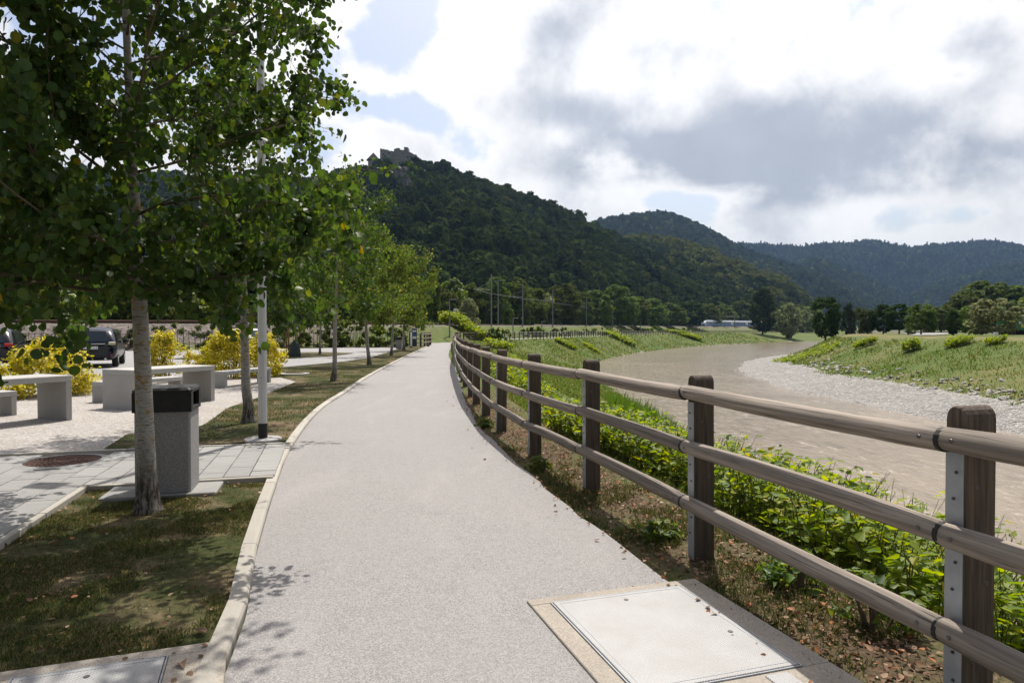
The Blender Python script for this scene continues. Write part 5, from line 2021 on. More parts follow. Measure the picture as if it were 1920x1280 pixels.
stake('left of two close wooden tree stakes on the grass island', 537, 666, 2.2)
stake('right of two close wooden tree stakes on the grass island', 541, 669, 2.2)
stake('wooden tree stake rising behind the green watering bag', 554, 663, 2.2)
g = G(555, 669)
root = empty('watering_bag', (g.x - 0.02, g.y - 0.30, 0))
tag(root, 'dark green watering bag slumped round the foot of a young tree', 'bag')
V, F = [], []
for i, (z, rr) in enumerate(((0, .33), (.12, .36), (.4, .30), (.75, .22), (.95, .13), (1.0, .05))):
    for k in range(16):
        a = 2 * math.pi * k / 16
        q = rr * (1 + 0.10 * math.sin(3 * a + z * 5))
        V.append((q * math.cos(a) + 0.10 * z, q * math.sin(a) * 0.7, z))
F = [(i * 16 + k, i * 16 + (k + 1) % 16, i * 16 + 16 + (k + 1) % 16, i * 16 + 16 + k) for i in range(5) for k in range(16)] + [tuple(80 + k for k in range(16))]
obj('bag_body', mesh('bag_body', V, F, MT['bagged'], True), root)
MB().tube([(0.06, -0.12, 0.85), (0.12, -0.16, 0.95), (0.16, -0.1, 0.9)], 0.012, 6).build('handle', MT['dark'], root)

g = G(775, 652)
root = empty('info_sign', (g.x, g.y, 0), 0.15)
tag(root, 'navy information pillar with white edge post near the path bend', 'sign')
MB().rbox(-0.25, -0.11, -0.05, 0.05, 0.0, 1.66, 0.01).build('edge_post', MT['white'], root)
MB().box(-0.25, -0.11, -0.052, 0.052, -0.02, 0.14).build('post_foot', MT['dark'], root)
pn = MB().rbox(-0.10, 0.30, -0.035, 0.035, 0.12, 1.66, 0.01).build('panel', MT['navy'], root)
for i, (z0, z1, mt) in enumerate(((1.36, 1.50, 'train_w'), (1.10, 1.18, 'blue'), (0.78, 0.98, 'train_w'), (0.66, 0.74, 'roof'))):
    MB().box(-0.06, 0.24, -0.039, -0.0355, z0, z1).build('print_block', MT[mt], pn)
# ------------------------------------------------------------------ parked cars
def car(label, loc, rz, paint, plate=None, roofbox=False, rear_light='red'):
    root = empty('parked_car', loc, rz)
    tag(root, label, 'car', 'cars on the parking')
    st = [(0.00, .44, .66, .80, .78, .84, .74, .58, .90), (0.07, .36, .80, .90, .88, .96, .82, .66, 1.03), (0.24, .30, .84, .93, .91, 1.00, .79, .62, 1.30),
          (0.50, .28, .85, .94, .92, 1.01, .75, .58, 1.57), (0.95, .27, .85, .94, .92, 1.00, .74, .56, 1.635), (2.4, .27, .85, .94, .92, .98, .74, .56, 1.65),
          (3.0, .27, .85, .94, .92, .97, .76, .60, 1.50), (3.6, .28, .85, .93, .90, .95, .80, .68, 1.05), (4.3, .30, .82, .90, .86, .88, .78, .62, .95), (4.62, .40, .66, .76, .72, .70, .62, .45, .76)]
    V, F = [], []
    for (y, zb, w1, w2, w3, zt, w4, w5, zr) in st:
        half = [(w1 * 0.5, zb), (w1, zb), (w2, 0.60), (w3, zt), (w4, zt + (zr - zt) * 0.86), (w5, zr), (w5 * 0.4, zr + 0.015)]
        ring = half + [(-x, z) for x, z in half[::-1]]
        V += [(x, y, z) for x, z in ring]
    n = 14
    for i in range(len(st) - 1):
        F += [(i * n + k, i * n + (k + 1) % n, (i + 1) * n + (k + 1) % n, (i + 1) * n + k) for k in range(n)]
    F += [tuple(range(n)), tuple((len(st) - 1) * n + k for k in range(n - 1, -1, -1))]
    F = [f[::-1] for f in F]
    body = obj('body', mesh('body', V, F, paint, True), root)
    md = body.modifiers.new('round', 'SUBSURF')
    md.levels = md.render_levels = 2
    # panes
    MB().add([(-.62, 0.125, 1.075), (.62, 0.125, 1.075), (.50, 0.40, 1.485), (-.50, 0.40, 1.485)], [(0, 1, 2, 3)]).xf(Matrix.Translation((0, -0.045, 0.005))).build('rear_window', MT['carglass'], root)
    for s in (-1, 1):
        MB().add([(s * .90, 0.75, 1.04), (s * .90, 2.9, 1.02), (s * .775, 2.6, 1.50), (s * .765, 0.85, 1.50)], [(0, 1, 2, 3)]).build('side_window', MT['carglass'], root)
        lt = MB()
        lt.rbox(-.13, .13, -.05, .05, -.06, .06, .015)
        lt.xf(Matrix.Translation((s * .74, 0.075, 0.99)) @ Matrix.Rotation(s * 0.35, 4, 'Z')).build('tail_light', MT[rear_light], root)
        MB().rbox(-.05, .05, -.02, .02, -.02, .02, .004).xf(Matrix.Translation((s * .72, 0.0, 0.52))).build('reflector', MT['red'], root)
        MB().tube([(s * .52, -0.005, .36), (s * .52, .12, .36)], 0.045, 12).build('exhaust', MT['chrome'], root)
        MB().rbox(-.10, .10, -.06, .06, -.07, .07, .02).xf(Matrix.Translation((s * 1.02, 2.75, 1.07))).build('mirror', MT['carblack'], root)
    # bumper and tailgate details
    MB().rbox(-.70, .70, -0.012, 0.06, .40, .50, .01).build('bumper_trim', MT['black'], root)
    MB().rbox(-.50, .50, 0.005, 0.05, .955, .985, .008).build('chrome_strip', MT['chrome'], root)
    MB().rbox(-.16, .16, -0.004, 0.04, .66, .70, .004).build('handle_recess', MT['void'], root)
    # wheels
    for x, y in ((-.80, .85), (.80, .85), (-.80, 3.65), (.80, 3.65)):
        w = empty('wheel', (x, y, .35), 0, root)
        V, F = [], []
        prof = [(-.11, .22), (-.11, .31), (-.08, .345), (.08, .345), (.11, .31), (.11, .22)]
        for q in range(24):
            a = 2 * math.pi * q / 24
            V += [(px, r_ * math.cos(a), r_ * math.sin(a)) for px, r_ in prof]
        F = [(q * 6 + k, q * 6 + k + 1, ((q + 1) % 24) * 6 + k + 1, ((q + 1) % 24) * 6 + k) for q in range(24) for k in range(5)]
        obj('tyre', mesh('tyre', V, F, MT['rubber'], True), w)
        rm = MB()
        for k in range(5):
            M = Matrix.Rotation(k * 2 * math.pi / 5, 4, 'X')
            rm.box(-.105 if x < 0 else .085, -.085 if x < 0 else .105, -.03, .03, .03, .225, M)
        rm.tube([(-.1 if x < 0 else .08, 0, 0), (-.08 if x < 0 else .1, 0, 0)], 0.06, 12)
        rm.tube([(-.06, 0, 0), (.06, 0, 0)], 0.225, 20)
        obj('rim', rm.mesh('rim', MT['rim']), w)
    if plate:
        pl = MB().rbox(-.26, .26, -0.012, 0.03, .765, .875, .004).build('number_plate', MT['white'], root)
        cu = bpy.data.curves.new('plate_text', 'FONT')
        cu.body = plate
        cu.size = 0.105
        cu.align_x = 'CENTER'
        cu.align_y = 'CENTER'
        cu.extrude = 0.001
        tmp = bpy.data.objects.new('tmp', cu)
        me = bpy.data.meshes.new_from_object(tmp)
        me.materials.clear()
        me.materials.append(MT['void'])
        bpy.data.objects.remove(tmp)
        obj('lettering', me, pl, (0, -0.0145, .818), (R(90), 0, 0))
    if roofbox:
        MB().rbox(-.38, .38, 0.9, 2.7, 1.74, 2.02, .09).build('roof_box', MT['dkgrey'], root)
        MB().box(-.6, .6, 1.1, 1.16, 1.66, 1.74).build('roof_bar', MT['steel'], root)
        MB().box(-.6, .6, 2.3, 2.36, 1.66, 1.74).build('roof_bar', MT['steel'], root)
    return root


g = G(170, 690)
car('dark blue SUV with white number plate parked tail towards the court', (g.x, g.y, 0), R(25), MT['carpaint'], 'LJ M19-TLE', rear_light='chrome')
g = G(-40, 700)
car('black car cut off by the left frame edge behind the first yellow shrub', (g.x - 0.3, g.y + 0.6, 0), R(28), MT['carblack'])
g = G(432, 662)
car('white car with dark roof box half hidden behind the yellow shrubs', (g.x + 0.2, g.y, 0), R(-6), MT['carwhite'], None, True)


# ------------------------------------------------------------------ trees of the middle distance
VAR = {}


def crown_mesh(kind, mat, k):
    key = (kind, mat, k)
    if key not in VAR:
        sh, ncl, per, card, spread = {'round': (sh_round, 70, 60, .052, .15), 'oval': (sh_oval, 70, 60, .045, .14), 'tall': (sh_tall, 75, 60, .042, .12),
                                      'dome': (sh_dome, 80, 60, .050, .16), 'cone': (sh_cone, 70, 50, .045, .12), 'airy': (sh_oval, 60, 46, .042, .13)}[kind]
        V, F = clump_tree(700 + len(VAR) * 3 + k, sh, ncl, per, card, spread)
        VAR[key] = mesh('crown', V, F, MT[mat])
    return VAR[key]


trunk_me = None


def far_tree(label, px, top_y, w_px, z, kind, mat, k=0, clear=0.12, group=None, base=None, name='broadleaf_tree', sink=0.0):
    """tree at depth z whose top and width match the photo"""
    b = AT(px, 618, z)
    gz = (lh(b.x, b.y) if base is None else base) - sink
    top = AT(px, top_y, z).z
    H = top - gz
    W = w_px * z / 1280
    root = empty(name, (b.x, b.y, gz))
    tag(root, label, 'tree', group)
    r = random.Random(int(px * 7 + z))
    tr = MB()
    tr.tube([(0, 0, -0.3), (0, 0, H * clear), (W * .03, 0, H * .55), (W * .02, 0, H * .85)], [H * .022 + .04, H * .017 + .03, H * .010, H * .003], 8)
    for q in range(5):
        a = q * 1.3 + px
        z0 = H * (clear + 0.06 + 0.09 * q)
        tr.tube([(0, 0, z0), (math.cos(a) * W * .18, math.sin(a) * W * .18, z0 + H * .13), (math.cos(a) * W * .32, math.sin(a) * W * .32, z0 + H * .22)], [H * .008, H * .005, H * .002], 5)
    tr.build('trunk', MT['bark'], root)
    obj('crown', crown_mesh(kind, mat, k), root, (0, 0, H * clear * 0.75), (0, 0, r.uniform(0, 6.28)), (W * 1.02, W * 1.02, H * (1 - clear * 0.75) * 0.985))
    return root


ORD = ['first', 'second', 'third', 'fourth', 'fifth', 'sixth', 'seventh', 'eighth', 'ninth', 'tenth', 'eleventh', 'twelfth', 'thirteenth', 'fourteenth', 'fifteenth', 'sixteenth', 'seventeenth', 'eighteenth', 'nineteenth', 'twentieth', 'twenty-first', 'twenty-second', 'twenty-third', 'twenty-fourth', 'twenty-fifth', 'twenty-sixth', 'twenty-seventh', 'twenty-eighth', 'twenty-ninth', 'thirtieth']
GB = 'tree belt at the foot of the castle hill'
belt = [(812, 500, 40, 130, 'tall', 'tree_a'), (833, 540, 55, 165, 'oval', 'tree_a'), (850, 525, 60, 175, 'round', 'weed'), (878, 560, 36, 160, 'dome', 'willow'), (892, 530, 60, 185, 'oval', 'tree_a'), (915, 540, 55, 195, 'round', 'tree_a'),
        (932, 522, 62, 190, 'oval', 'tree_a'), (968, 519, 60, 200, 'oval', 'tree_a'), (998, 540, 50, 215, 'round', 'tree_a'), (1022, 552, 48, 230, 'round', 'weed'), (1057, 533, 62, 235, 'round', 'tree_a'),
        (1092, 548, 48, 255, 'oval', 'tree_a'), (1118, 545, 56, 270, 'round', 'tree_a'), (1158, 535, 62, 285, 'round', 'tree_a'), (1190, 556, 50, 300, 'round', 'tree_a'), (1222, 560, 56, 330, 'dome', 'tree_a'),
        (1258, 568, 52, 350, 'dome', 'tree_a'), (1292, 565, 56, 385, 'round', 'tree_d'), (1325, 570, 48, 430, 'round', 'tree_a'), (1352, 572, 50, 470, 'round', 'tree_a'), (1388, 565, 54, 500, 'oval', 'tree_a')]
look = {'tree_a': 'green', 'weed': 'bright green', 'willow': 'silvery', 'tree_d': 'dark green'}
shape_w = {'tall': 'slender', 'oval': 'tall oval', 'round': 'rounded', 'dome': 'low domed'}
for i, (px, ty, w, z, kd, mt) in enumerate(belt):
    far_tree(f'{look[mt]} {shape_w[kd]} tree, {ORD[i]} from the left in the belt behind the railway', px, ty, w * 1.12, z, kd, mt, i % 3, 0.06, GB)
GL = 'trees behind the parking'
left = [(-40, 400, 230, 88, 'round', 'tree_a'), (70, 505, 170, 80, 'dome', 'weed'), (150, 430, 190, 100, 'round', 'tree_a'), (250, 500, 150, 84, 'round', 'tree_a'), (335, 520, 140, 90, 'dome', 'weed'), (410, 480, 160, 104, 'round', 'tree_a'),
        (490, 515, 130, 92, 'dome', 'tree_d'), (560, 520, 120, 96, 'round', 'tree_d'), (630, 505, 130, 104, 'round', 'tree_d'), (700, 515, 110, 110, 'round', 'tree_a'), (760, 515, 90, 118, 'oval', 'tree_a')]
for i, (px, ty, w, z, kd, mt) in enumerate(left):
    far_tree(f'{look[mt]} {shape_w[kd]} tree, {ORD[i]} from the left behind the parking', px, ty, w, z, kd, mt, i % 3, 0.05, GL)
# hedge of tall knotweed at the end of the parking
for i, (px, py, w, h) in enumerate(((530, 640, 5.4, 3.6), (605, 638, 5.4, 3.4), (668, 640, 5.0, 2.8), (722, 642, 4.6, 2.1))):
    q = G(px, 650.5)
    leafy_shrub('hedge_shrub', ['dark leafy shrub, leftmost of the hedge at the end of the parking', 'leafy shrub, second from the left in the hedge at the end of the parking', 'bright leafy shrub, third from the left in the hedge at the end of the parking', 'low bright leafy shrub at the right end of the parking hedge'][i], 'shrub', (q.x, q.y, lh(q.x, q.y) - 0.1), w, 3.0, h, 3000, 0.24, MT['weed' if i > 0 else 'tree_d'], 300 + i, 'hedge at the end of the parking')
# scrub in front of the ballast behind the parked cars
RB = catmull(offset(RAIL_L, 8.6), 0.5)
for i, x in enumerate((-38, -35, -32, -29, -26, -23, -20)):
    j = np.argmin(np.abs(RB[:, 0] - x) + (RB[:, 1] > 90) * 1e3)
    leafy_shrub('embankment_scrub', f'dark scrubby bush, {ORD[i]} from the left below the railway ballast', 'bush', (RB[j, 0], RB[j, 1], lh(*RB[j])), 4.6, 2.2, 1.7 + 0.45 * (i % 3), 1400, 0.18, MT['tree_d' if i % 2 else 'tree_a'], 560 + i, 'scrub below the railway ballast', stems=8)
# right bank
far_tree('tall dark green tree left of the silvery willow beside the railway bridge', 1430, 540, 52, 335, 'oval', 'tree_d', 1, 0.10)
far_tree('round silvery willow beside the railway bridge', 1477, 568, 40, 330, 'round', 'willow', 0, 0.06, name='willow_tree')
for i, (px, ty, w, z) in enumerate(((1455, 585, 40, 420), (1505, 582, 36, 400), (1520, 575, 40, 430))):
    far_tree(['small pale tree left of the silvery willow', 'small pale tree right of the silvery willow', 'pale tree peeping out left of the dark bank tree'][i], px, ty, w, z, 'round', ['tree_a', 'willow', 'weed'][i], i, 0.05)
far_tree('broad dark green tree at the tip of the right bank', 1548, 555, 58, 124, 'oval', 'tree_d', 2, 0.12, sink=0.3)
GR = 'dark trees on the right bank'
rb = [(1590, 568, 40, 230, 'tall', 'tree_d', 'dark narrow tree just right of the dark bank tip tree'), (1612, 577, 36, 240, 'round', 'tree_a', 'dim green tree left of the three dark round trees'),
      (1627, 581, 36, 140, 'oval', 'tree_d', 'leftmost of the three dark round trees on the right bank'), (1656, 570, 38, 138, 'oval', 'tree_d', 'middle of the three dark round trees on the right bank'),
      (1686, 570, 46, 134, 'round', 'tree_d', 'dark round tree with a visible thin trunk, right of the three on the right bank'),
      (1708, 606, 16, 118, 'round', 'weed', 'tiny round tree between two larger right bank trees'),
      (1727, 570, 50, 112, 'round', 'tree_a', 'broad green tree with visible trunk in front of the pale road'),
      (1788, 582, 30, 106, 'oval', 'tree_d', 'small dark green tree left of the pale willow bush'),
      (1817, 573, 42, 118, 'oval', 'weed', 'bright green tree just left of the pale willow bush'),
      (1765, 574, 60, 200, 'round', 'tree_a', 'green tree at the left end of the large grove on the right'),
      (1805, 552, 80, 215, 'dome', 'tree_a', 'second tree from the left in the large grove on the right'),
      (1850, 527, 110, 225, 'dome', 'tree_a', 'tallest tree in the middle of the large grove on the right'),
      (1905, 536, 100, 220, 'dome', 'tree_a', 'tree at the right frame edge in the large grove'),
      (1948, 552, 90, 190, 'dome', 'weed', 'bright green tree just beyond the right frame edge')]
for i, (px, ty, w, z, kd, mt, lb) in enumerate(rb):
    cl = 0.22 if 'trunk' in lb else 0.08
    far_tree(lb, px, ty, w, z, kd, mt, i % 3, cl, GR if i < 9 else 'large grove on the right')
far_tree('pale green willow bush with spreading crown near the right frame edge', 1864, 560, 84, 98, 'round', 'willow', 1, 0.10, name='willow_tree')

# ------------------------------------------------------------------ railway
track = empty('railway_track', (0, 0, 0))
tag(track, kind='structure')
TRK = resample(RAIL_L, 8.0)
RH = np.interp(np.arange(len(TRK)) * 8.0, [0, 130, 260, 420, 700], [2.0, 2.1, 2.5, 2.9, 3.3]) - 0.03
for off in (-2.9, -1.4, 1.6, 3.1):
    Q = offset(TRK, off)
    MB().tube([(Q[i, 0], Q[i, 1], RH[i] + 0.20) for i in range(len(Q))], 0.07, 5).build('rail', MT['rust'], track)


def on_rail(px, off, z_lo, z_hi):
    Q = offset(RAIL_L, off)
    s = 960 + 1280 * Q[:, 0] / np.maximum(Q[:, 1], 1)
    ok = (Q[:, 1] > z_lo) & (Q[:, 1] < z_hi)
    i = np.argmin(np.where(ok, np.abs(s - px), 1e9))
    return Q[i], i


mast_list = [(897, 5.0, 118, 150, 9.2), (969, 5.0, 150, 330, 9.5), (1033, 5.0, 150, 400, 10.0), (1047, -5.0, 150, 420, 9.5), (1100, 5.0, 150, 400, 9.5), (1108, -5.0, 150, 420, 9.0), (1152, 5.0, 150, 420, 9.0),
             (1165, -5.0, 150, 430, 9.0), (1204, 5.0, 200, 430, 9.0), (1219, -5.0, 200, 440, 8.5), (1253, 5.0, 200, 450, 9.0), (1278, -5.0, 200, 450, 9.0), (1308, 5.0, 250, 450, 9.0), (1337, -5.0, 250, 480, 9.0), (1375, 5.0, 250, 500, 9.0), (1408, -5.0, 250, 520, 9.0)]
tops = {1: [], -1: []}
for i, (px, off, a, b, hh) in enumerate(mast_list):
    q, _ = on_rail(px, off, a, b)
    gz = lh(q[0], q[1])
    root = empty('catenary_mast', (q[0], q[1], gz))
    tag(root, f'{ORD[i]} grey catenary mast from the left along the railway', 'mast', 'catenary masts along the railway')
    rr = 0.0004 * q[1] + 0.085
    MB().tube([(0, 0, -0.5), (0, 0, hh)], [rr, rr * 0.8], 8).build('pole', MT['steel'], root)
    sgn = -1 if off > 0 else 1
    MB().tube([(0, 0, hh * 0.70), (sgn * 3.2, 0.6, hh * 0.71)], rr * 0.32, 5).build('arm', MT['steel'], root)
    MB().tube([(0, 0, hh * 0.86), (sgn * 2.6, 0.5, hh * 0.72)], rr * 0.22, 5).build('stay', MT['steel'], root)
    tops[1 if off > 0 else -1].append((q[0] + sgn * 3.2, q[1] + 0.6, gz + hh * 0.72))
for sd, nm in ((1, 'near'), (-1, 'far')):
    pts = sorted(tops[sd], key=lambda t: t[1])
    root = MB()
    for a, b in zip(pts[:-1], pts[1:]):
        a, b = Vector(a), Vector(b)
        root.tube([a, a.lerp(b, .5) - Vector((0, 0, .25)), b], 0.03, 4, cap=False)
    tag(root.build('contact_wire', MT['steel']), f'thin overhead contact wire above the {nm} track', 'wire')
# power lines seen through the leaves at the left
for i, (y0, y1) in enumerate(((372, 410), (392, 424), (425, 447), (450, 468))):
    a, b = AT(-120, y0, 92), AT(520, y1 + 22, 118)
    w_ = MB().tube([a.lerp(b, t) - Vector((0, 0, 2.2 * 4 * t * (1 - t) * 0.25)) for t in np.linspace(0, 1, 9)], 0.030, 4, cap=False).build('power_line', MT['steel'])
    tag(w_, f'{["topmost", "second from the top", "third from the top", "lowest"][i]} of the power lines crossing behind the nearest tree', 'power line', 'power lines behind the nearest tree')


def street_lamp(label, px, py, z, h, double=False):
    b = AT(px, py, z)
    gz = lh(b.x, b.y)
    root = empty('street_lamp', (b.x, b.y, gz))
    tag(root, label, 'lamp post')
    rr = 0.05 + 0.0006 * z
    MB().tube([(0, 0, -0.3), (0, 0, h)], [rr, rr * 0.7], 8).build('pole', MT['steel'], root)
    MB().rbox(0.0, 0.9, -0.14, 0.14, h - 0.02, h + 0.08, 0.02).build('lamp_head', MT['steel'], root)
    if double:
        MB().rbox(-0.9, -0.01, -0.14, 0.14, h - 0.02, h + 0.08, 0.02).build('lamp_head', MT['steel'], root)
    return root


street_lamp('small street lamp where the path bends out of sight', 843, 640, 88, 4.8)
street_lamp('tall double-headed street lamp among the catenary masts', 934, 606, 150, 9.8, True)
street_lamp('short street lamp right of the double-headed lamp beyond the railing', 962, 625, 120, 3.6)
street_lamp('small distant street lamp beyond the metal railing', 1016, 622, 160, 3.4)

# buffer stop with disc signal
q, _ = on_rail(852, 0.8, 95, 122)
gz = lh(q[0], q[1])
root = empty('buffer_stop', (q[0], q[1], gz))
tag(root, 'grey steel buffer stop with a round white disc sign at the end of a siding', 'buffer stop')
for x in (-1.1, 1.1):
    MB().add([(x - .15, -.3, 0), (x + .15, -.3, 0), (x + .15, 1.8, 0), (x - .15, 1.8, 0), (x - .15, -.3, 1.3), (x + .15, -.3, 1.3), (x + .15, 0.0, 1.3), (x - .15, 0.0, 1.3)],
             [(3, 2, 1, 0), (4, 5, 6, 7), (0, 1, 5, 4), (1, 2, 6, 5), (2, 3, 7, 6), (3, 0, 4, 7)]).build('frame', MT['steel'], root)
MB().rbox(-1.6, 1.6, -.55, -.31, .95, 1.3, .02).build('beam', MT['dkgrey'], root)
MB().tube([(1.1, -.32, 1.3), (1.1, -.32, 1.9)], .05, 6).build('disc_post', MT['dkgrey'], root)
d = MB().tube([(1.1, -.30, 2.25), (1.1, -.42, 2.25)], .42, 20).build('disc', MT['white'], root)
MB().box(.75, 1.45, -.44, -.425, 2.17, 2.33).build('bar', MT['void'], d)


# train
def train():
    q, i0 = on_rail(1318, -2.1, 330, 470)
    Q = offset(RAIL_L, -2.1)
    P = resample(Q[i0:], 1.0)
    hz = 3.0 + 0.1
    root = empty('train', (P[0][0], P[0][1], hz))
    tag(root, 'blue and white electric passenger train passing behind the river bend', 'train')
    L = 19.0
    for c in range(4):
        a, b = P[int(c * L)], P[min(int((c + 1) * L), len(P) - 1)]
        d = (b - a) / np.linalg.norm(b - a)
        ang = math.atan2(d[1], d[0])
        cr = empty('carriage', (a[0] - P[0][0], a[1] - P[0][1], 0.35), ang, root)
        W = 1.43
        x0 = 0.35
        m = MB()
        sec = [(-W, .55), (-W, 2.9), (-W * .93, 3.45), (-W * .6, 3.85), (W * .6, 3.85), (W * .93, 3.45), (W, 2.9), (W, .55)]
        xs = [(x0, 1.0, 0.0), (L - 0.35, 1.0, 0.0)]
        if c == 0:
            xs = [(0.1, .62, -1.5), (0.9, .85, -.75), (2.2, .97, -.15), (3.6, 1, 0), (L - .35, 1, 0)]
        V, F = [], []
        for x, s, dz in xs:
            V += [(x, y * (0.75 + 0.25 * s), min(z, 3.85 + dz) if z > 1.5 else z) for y, z in sec]
        for k in range(len(xs) - 1):
            F += [(k * 8 + j, k * 8 + (j + 1) % 8, k * 8 + 8 + (j + 1) % 8, k * 8 + 8 + j) for j in range(8)]
        F += [tuple(range(8)), tuple((len(xs) - 1) * 8 + j for j in range(7, -1, -1))]
        me = mesh('body', V, [f[::-1] for f in F], MT['train_w'])
        obj('body', me, cr)
        for sy in (-1, 1):
            y0, y1 = sorted((sy * (W + .01), sy * (W + .06)))
            st = 4.2 if c == 0 else 1.2
            x = st
            k = 0
            while x < L - 2:
                if k % 4 == 3:
                    MB().box(x, x + 1.5, y0, y1 - .0, .7, 3.1).build('door', MT['blue'], cr)
                    x += 1.9
                else:
                    MB().box(x, x + 2.1, y0, y1, 1.75, 2.75).build('window', MT['carglass'], cr)
                    x += 2.35
                k += 1
            MB().box(st, L - .6, y0 - .0 if sy > 0 else y0 + .02, y1 - .02 if sy > 0 else y1, 0.7, 1.65).build('stripe', MT['blue'], cr)
        if c == 0:
            MB().add([(0.36, -1.05, 2.0), (0.36, 1.05, 2.0), (1.55, 1.15, 3.25), (1.55, -1.15, 3.25)], [(0, 1, 2, 3)]).xf(Matrix.Translation((-.06, 0, .08))).build('windscreen', MT['carglass'], cr)
            MB().rbox(0.0, 0.5, -1.15, 1.15, .6, 1.5, .05).build('nose', MT['blue'], cr)
            for sy in (-1, 1):
                y0, y1 = sorted((sy * 1.40, sy * 1.485))
                MB().add([(1.6, sy * 1.46, .8), (3.9, sy * 1.47, .8), (3.1, sy * 1.46, 3.5), (2.3, sy * 1.44, 3.3)], [(0, 1, 2, 3)]).build('blue_panel', MT['blue'], cr)
        MB().rbox(3.0 if c == 0 else 1.0, L - 1.0, -.9, .9, 3.86, 4.15, .06).build('roof_unit', MT['steel'], cr)
        for x in (3.0, L - 3.0):
            MB().box(x - 1.2, x + 1.2, -1.1, 1.1, -.1, .54).build('bogie', MT['dkgrey'], cr)


train()
# railway bridge under the train
b0 = AT(1445, 620, 430)
ba, bi = on_rail(1395, -2.0, 380, 520)
bb, bj = on_rail(1450, -2.0, 420, 600)
d = bb - ba
Lb = float(np.linalg.norm(d))
root = empty('railway_bridge', (ba[0], ba[1], 0), math.atan2(d[1], d[0]))
tag(root, 'dark arched railway bridge under the rear of the train', 'bridge')
poly = [(0, -1.5), (0, 3.0), (Lb, 3.0), (Lb, -1.5)]
na = 3
pts = [(0, 3.15), (0, -1.6)]
for k in range(na):
    x0, x1 = Lb * (k + .08) / na, Lb * (k + .92) / na
    pts.append((x0, -1.6))
    for q in range(9):
        t = math.pi * (1 - q / 8)
        pts.append(((x0 + x1) / 2 + (x1 - x0) / 2 * math.cos(t), 0.2 + 1.5 * math.sin(t)))
    pts.append((x1, -1.6))
pts += [(Lb, -1.6), (Lb, 3.15)]
n = len(pts)
V = [(x, -9.2, z) for x, z in pts] + [(x, 9.2, z) for x, z in pts]
obj('arched_wall', mesh('arched_wall', V, [tuple(range(n)), tuple(range(2 * n - 1, n - 1, -1))] + [(i, n + i, n + (i + 1) % n, (i + 1) % n) for i in range(n)], MT['rust']), root)
MB().box(-1, Lb + 1, -9.45, -9.21, 2.9, 3.4).build('parapet', MT['castle'], root)

# metal railing along the far path
rl = empty('metal_railing', (0, 118, 0))
tag(rl, 'thin galvanised railing behind the distant wooden fence', 'railing')
RP = resample(offset(PATH_LEFT[(PATH_LEFT[:, 1] > 96) & (PATH_LEFT[:, 1] < 240)], -1.6), 2.6)
for i in range(1, len(RP)):
    p, q = RP[i - 1], RP[i]
    MB().tube([(p[0], p[1] - 118, -.1), (p[0], p[1] - 118, 1.15)], 0.035, 5).build('post', MT['zinc'], rl)
    for h in (0.45, 0.8, 1.12):
        MB().tube([(p[0], p[1] - 118, h), (q[0], q[1] - 118, h)], 0.028, 4, cap=False).build('rail', MT['zinc'], rl)

# bushes along the foot of the railway bank
for i, px in enumerate(range(806, 1310, 30)):
    z_lo = 95 if px < 900 else 140
    q, _ = on_rail(px, 8.2 + (i % 3) * 0.9, z_lo, 430)
    d_ = q[1]
    leafy_shrub('trackside_bush', f'bright green bush, {ORD[i]} from the left along the foot of the railway bank', 'bush', (q[0], q[1], lh(q[0], q[1]) - 0.1), 0.030 * d_ + 1.5, 2.4, 1.3 + 0.5 * (i % 3), 420, 0.16 + 0.0022 * d_, MT['weed' if i % 4 else 'tree_a'], 500 + i, 'bushes along the railway bank', stems=5)

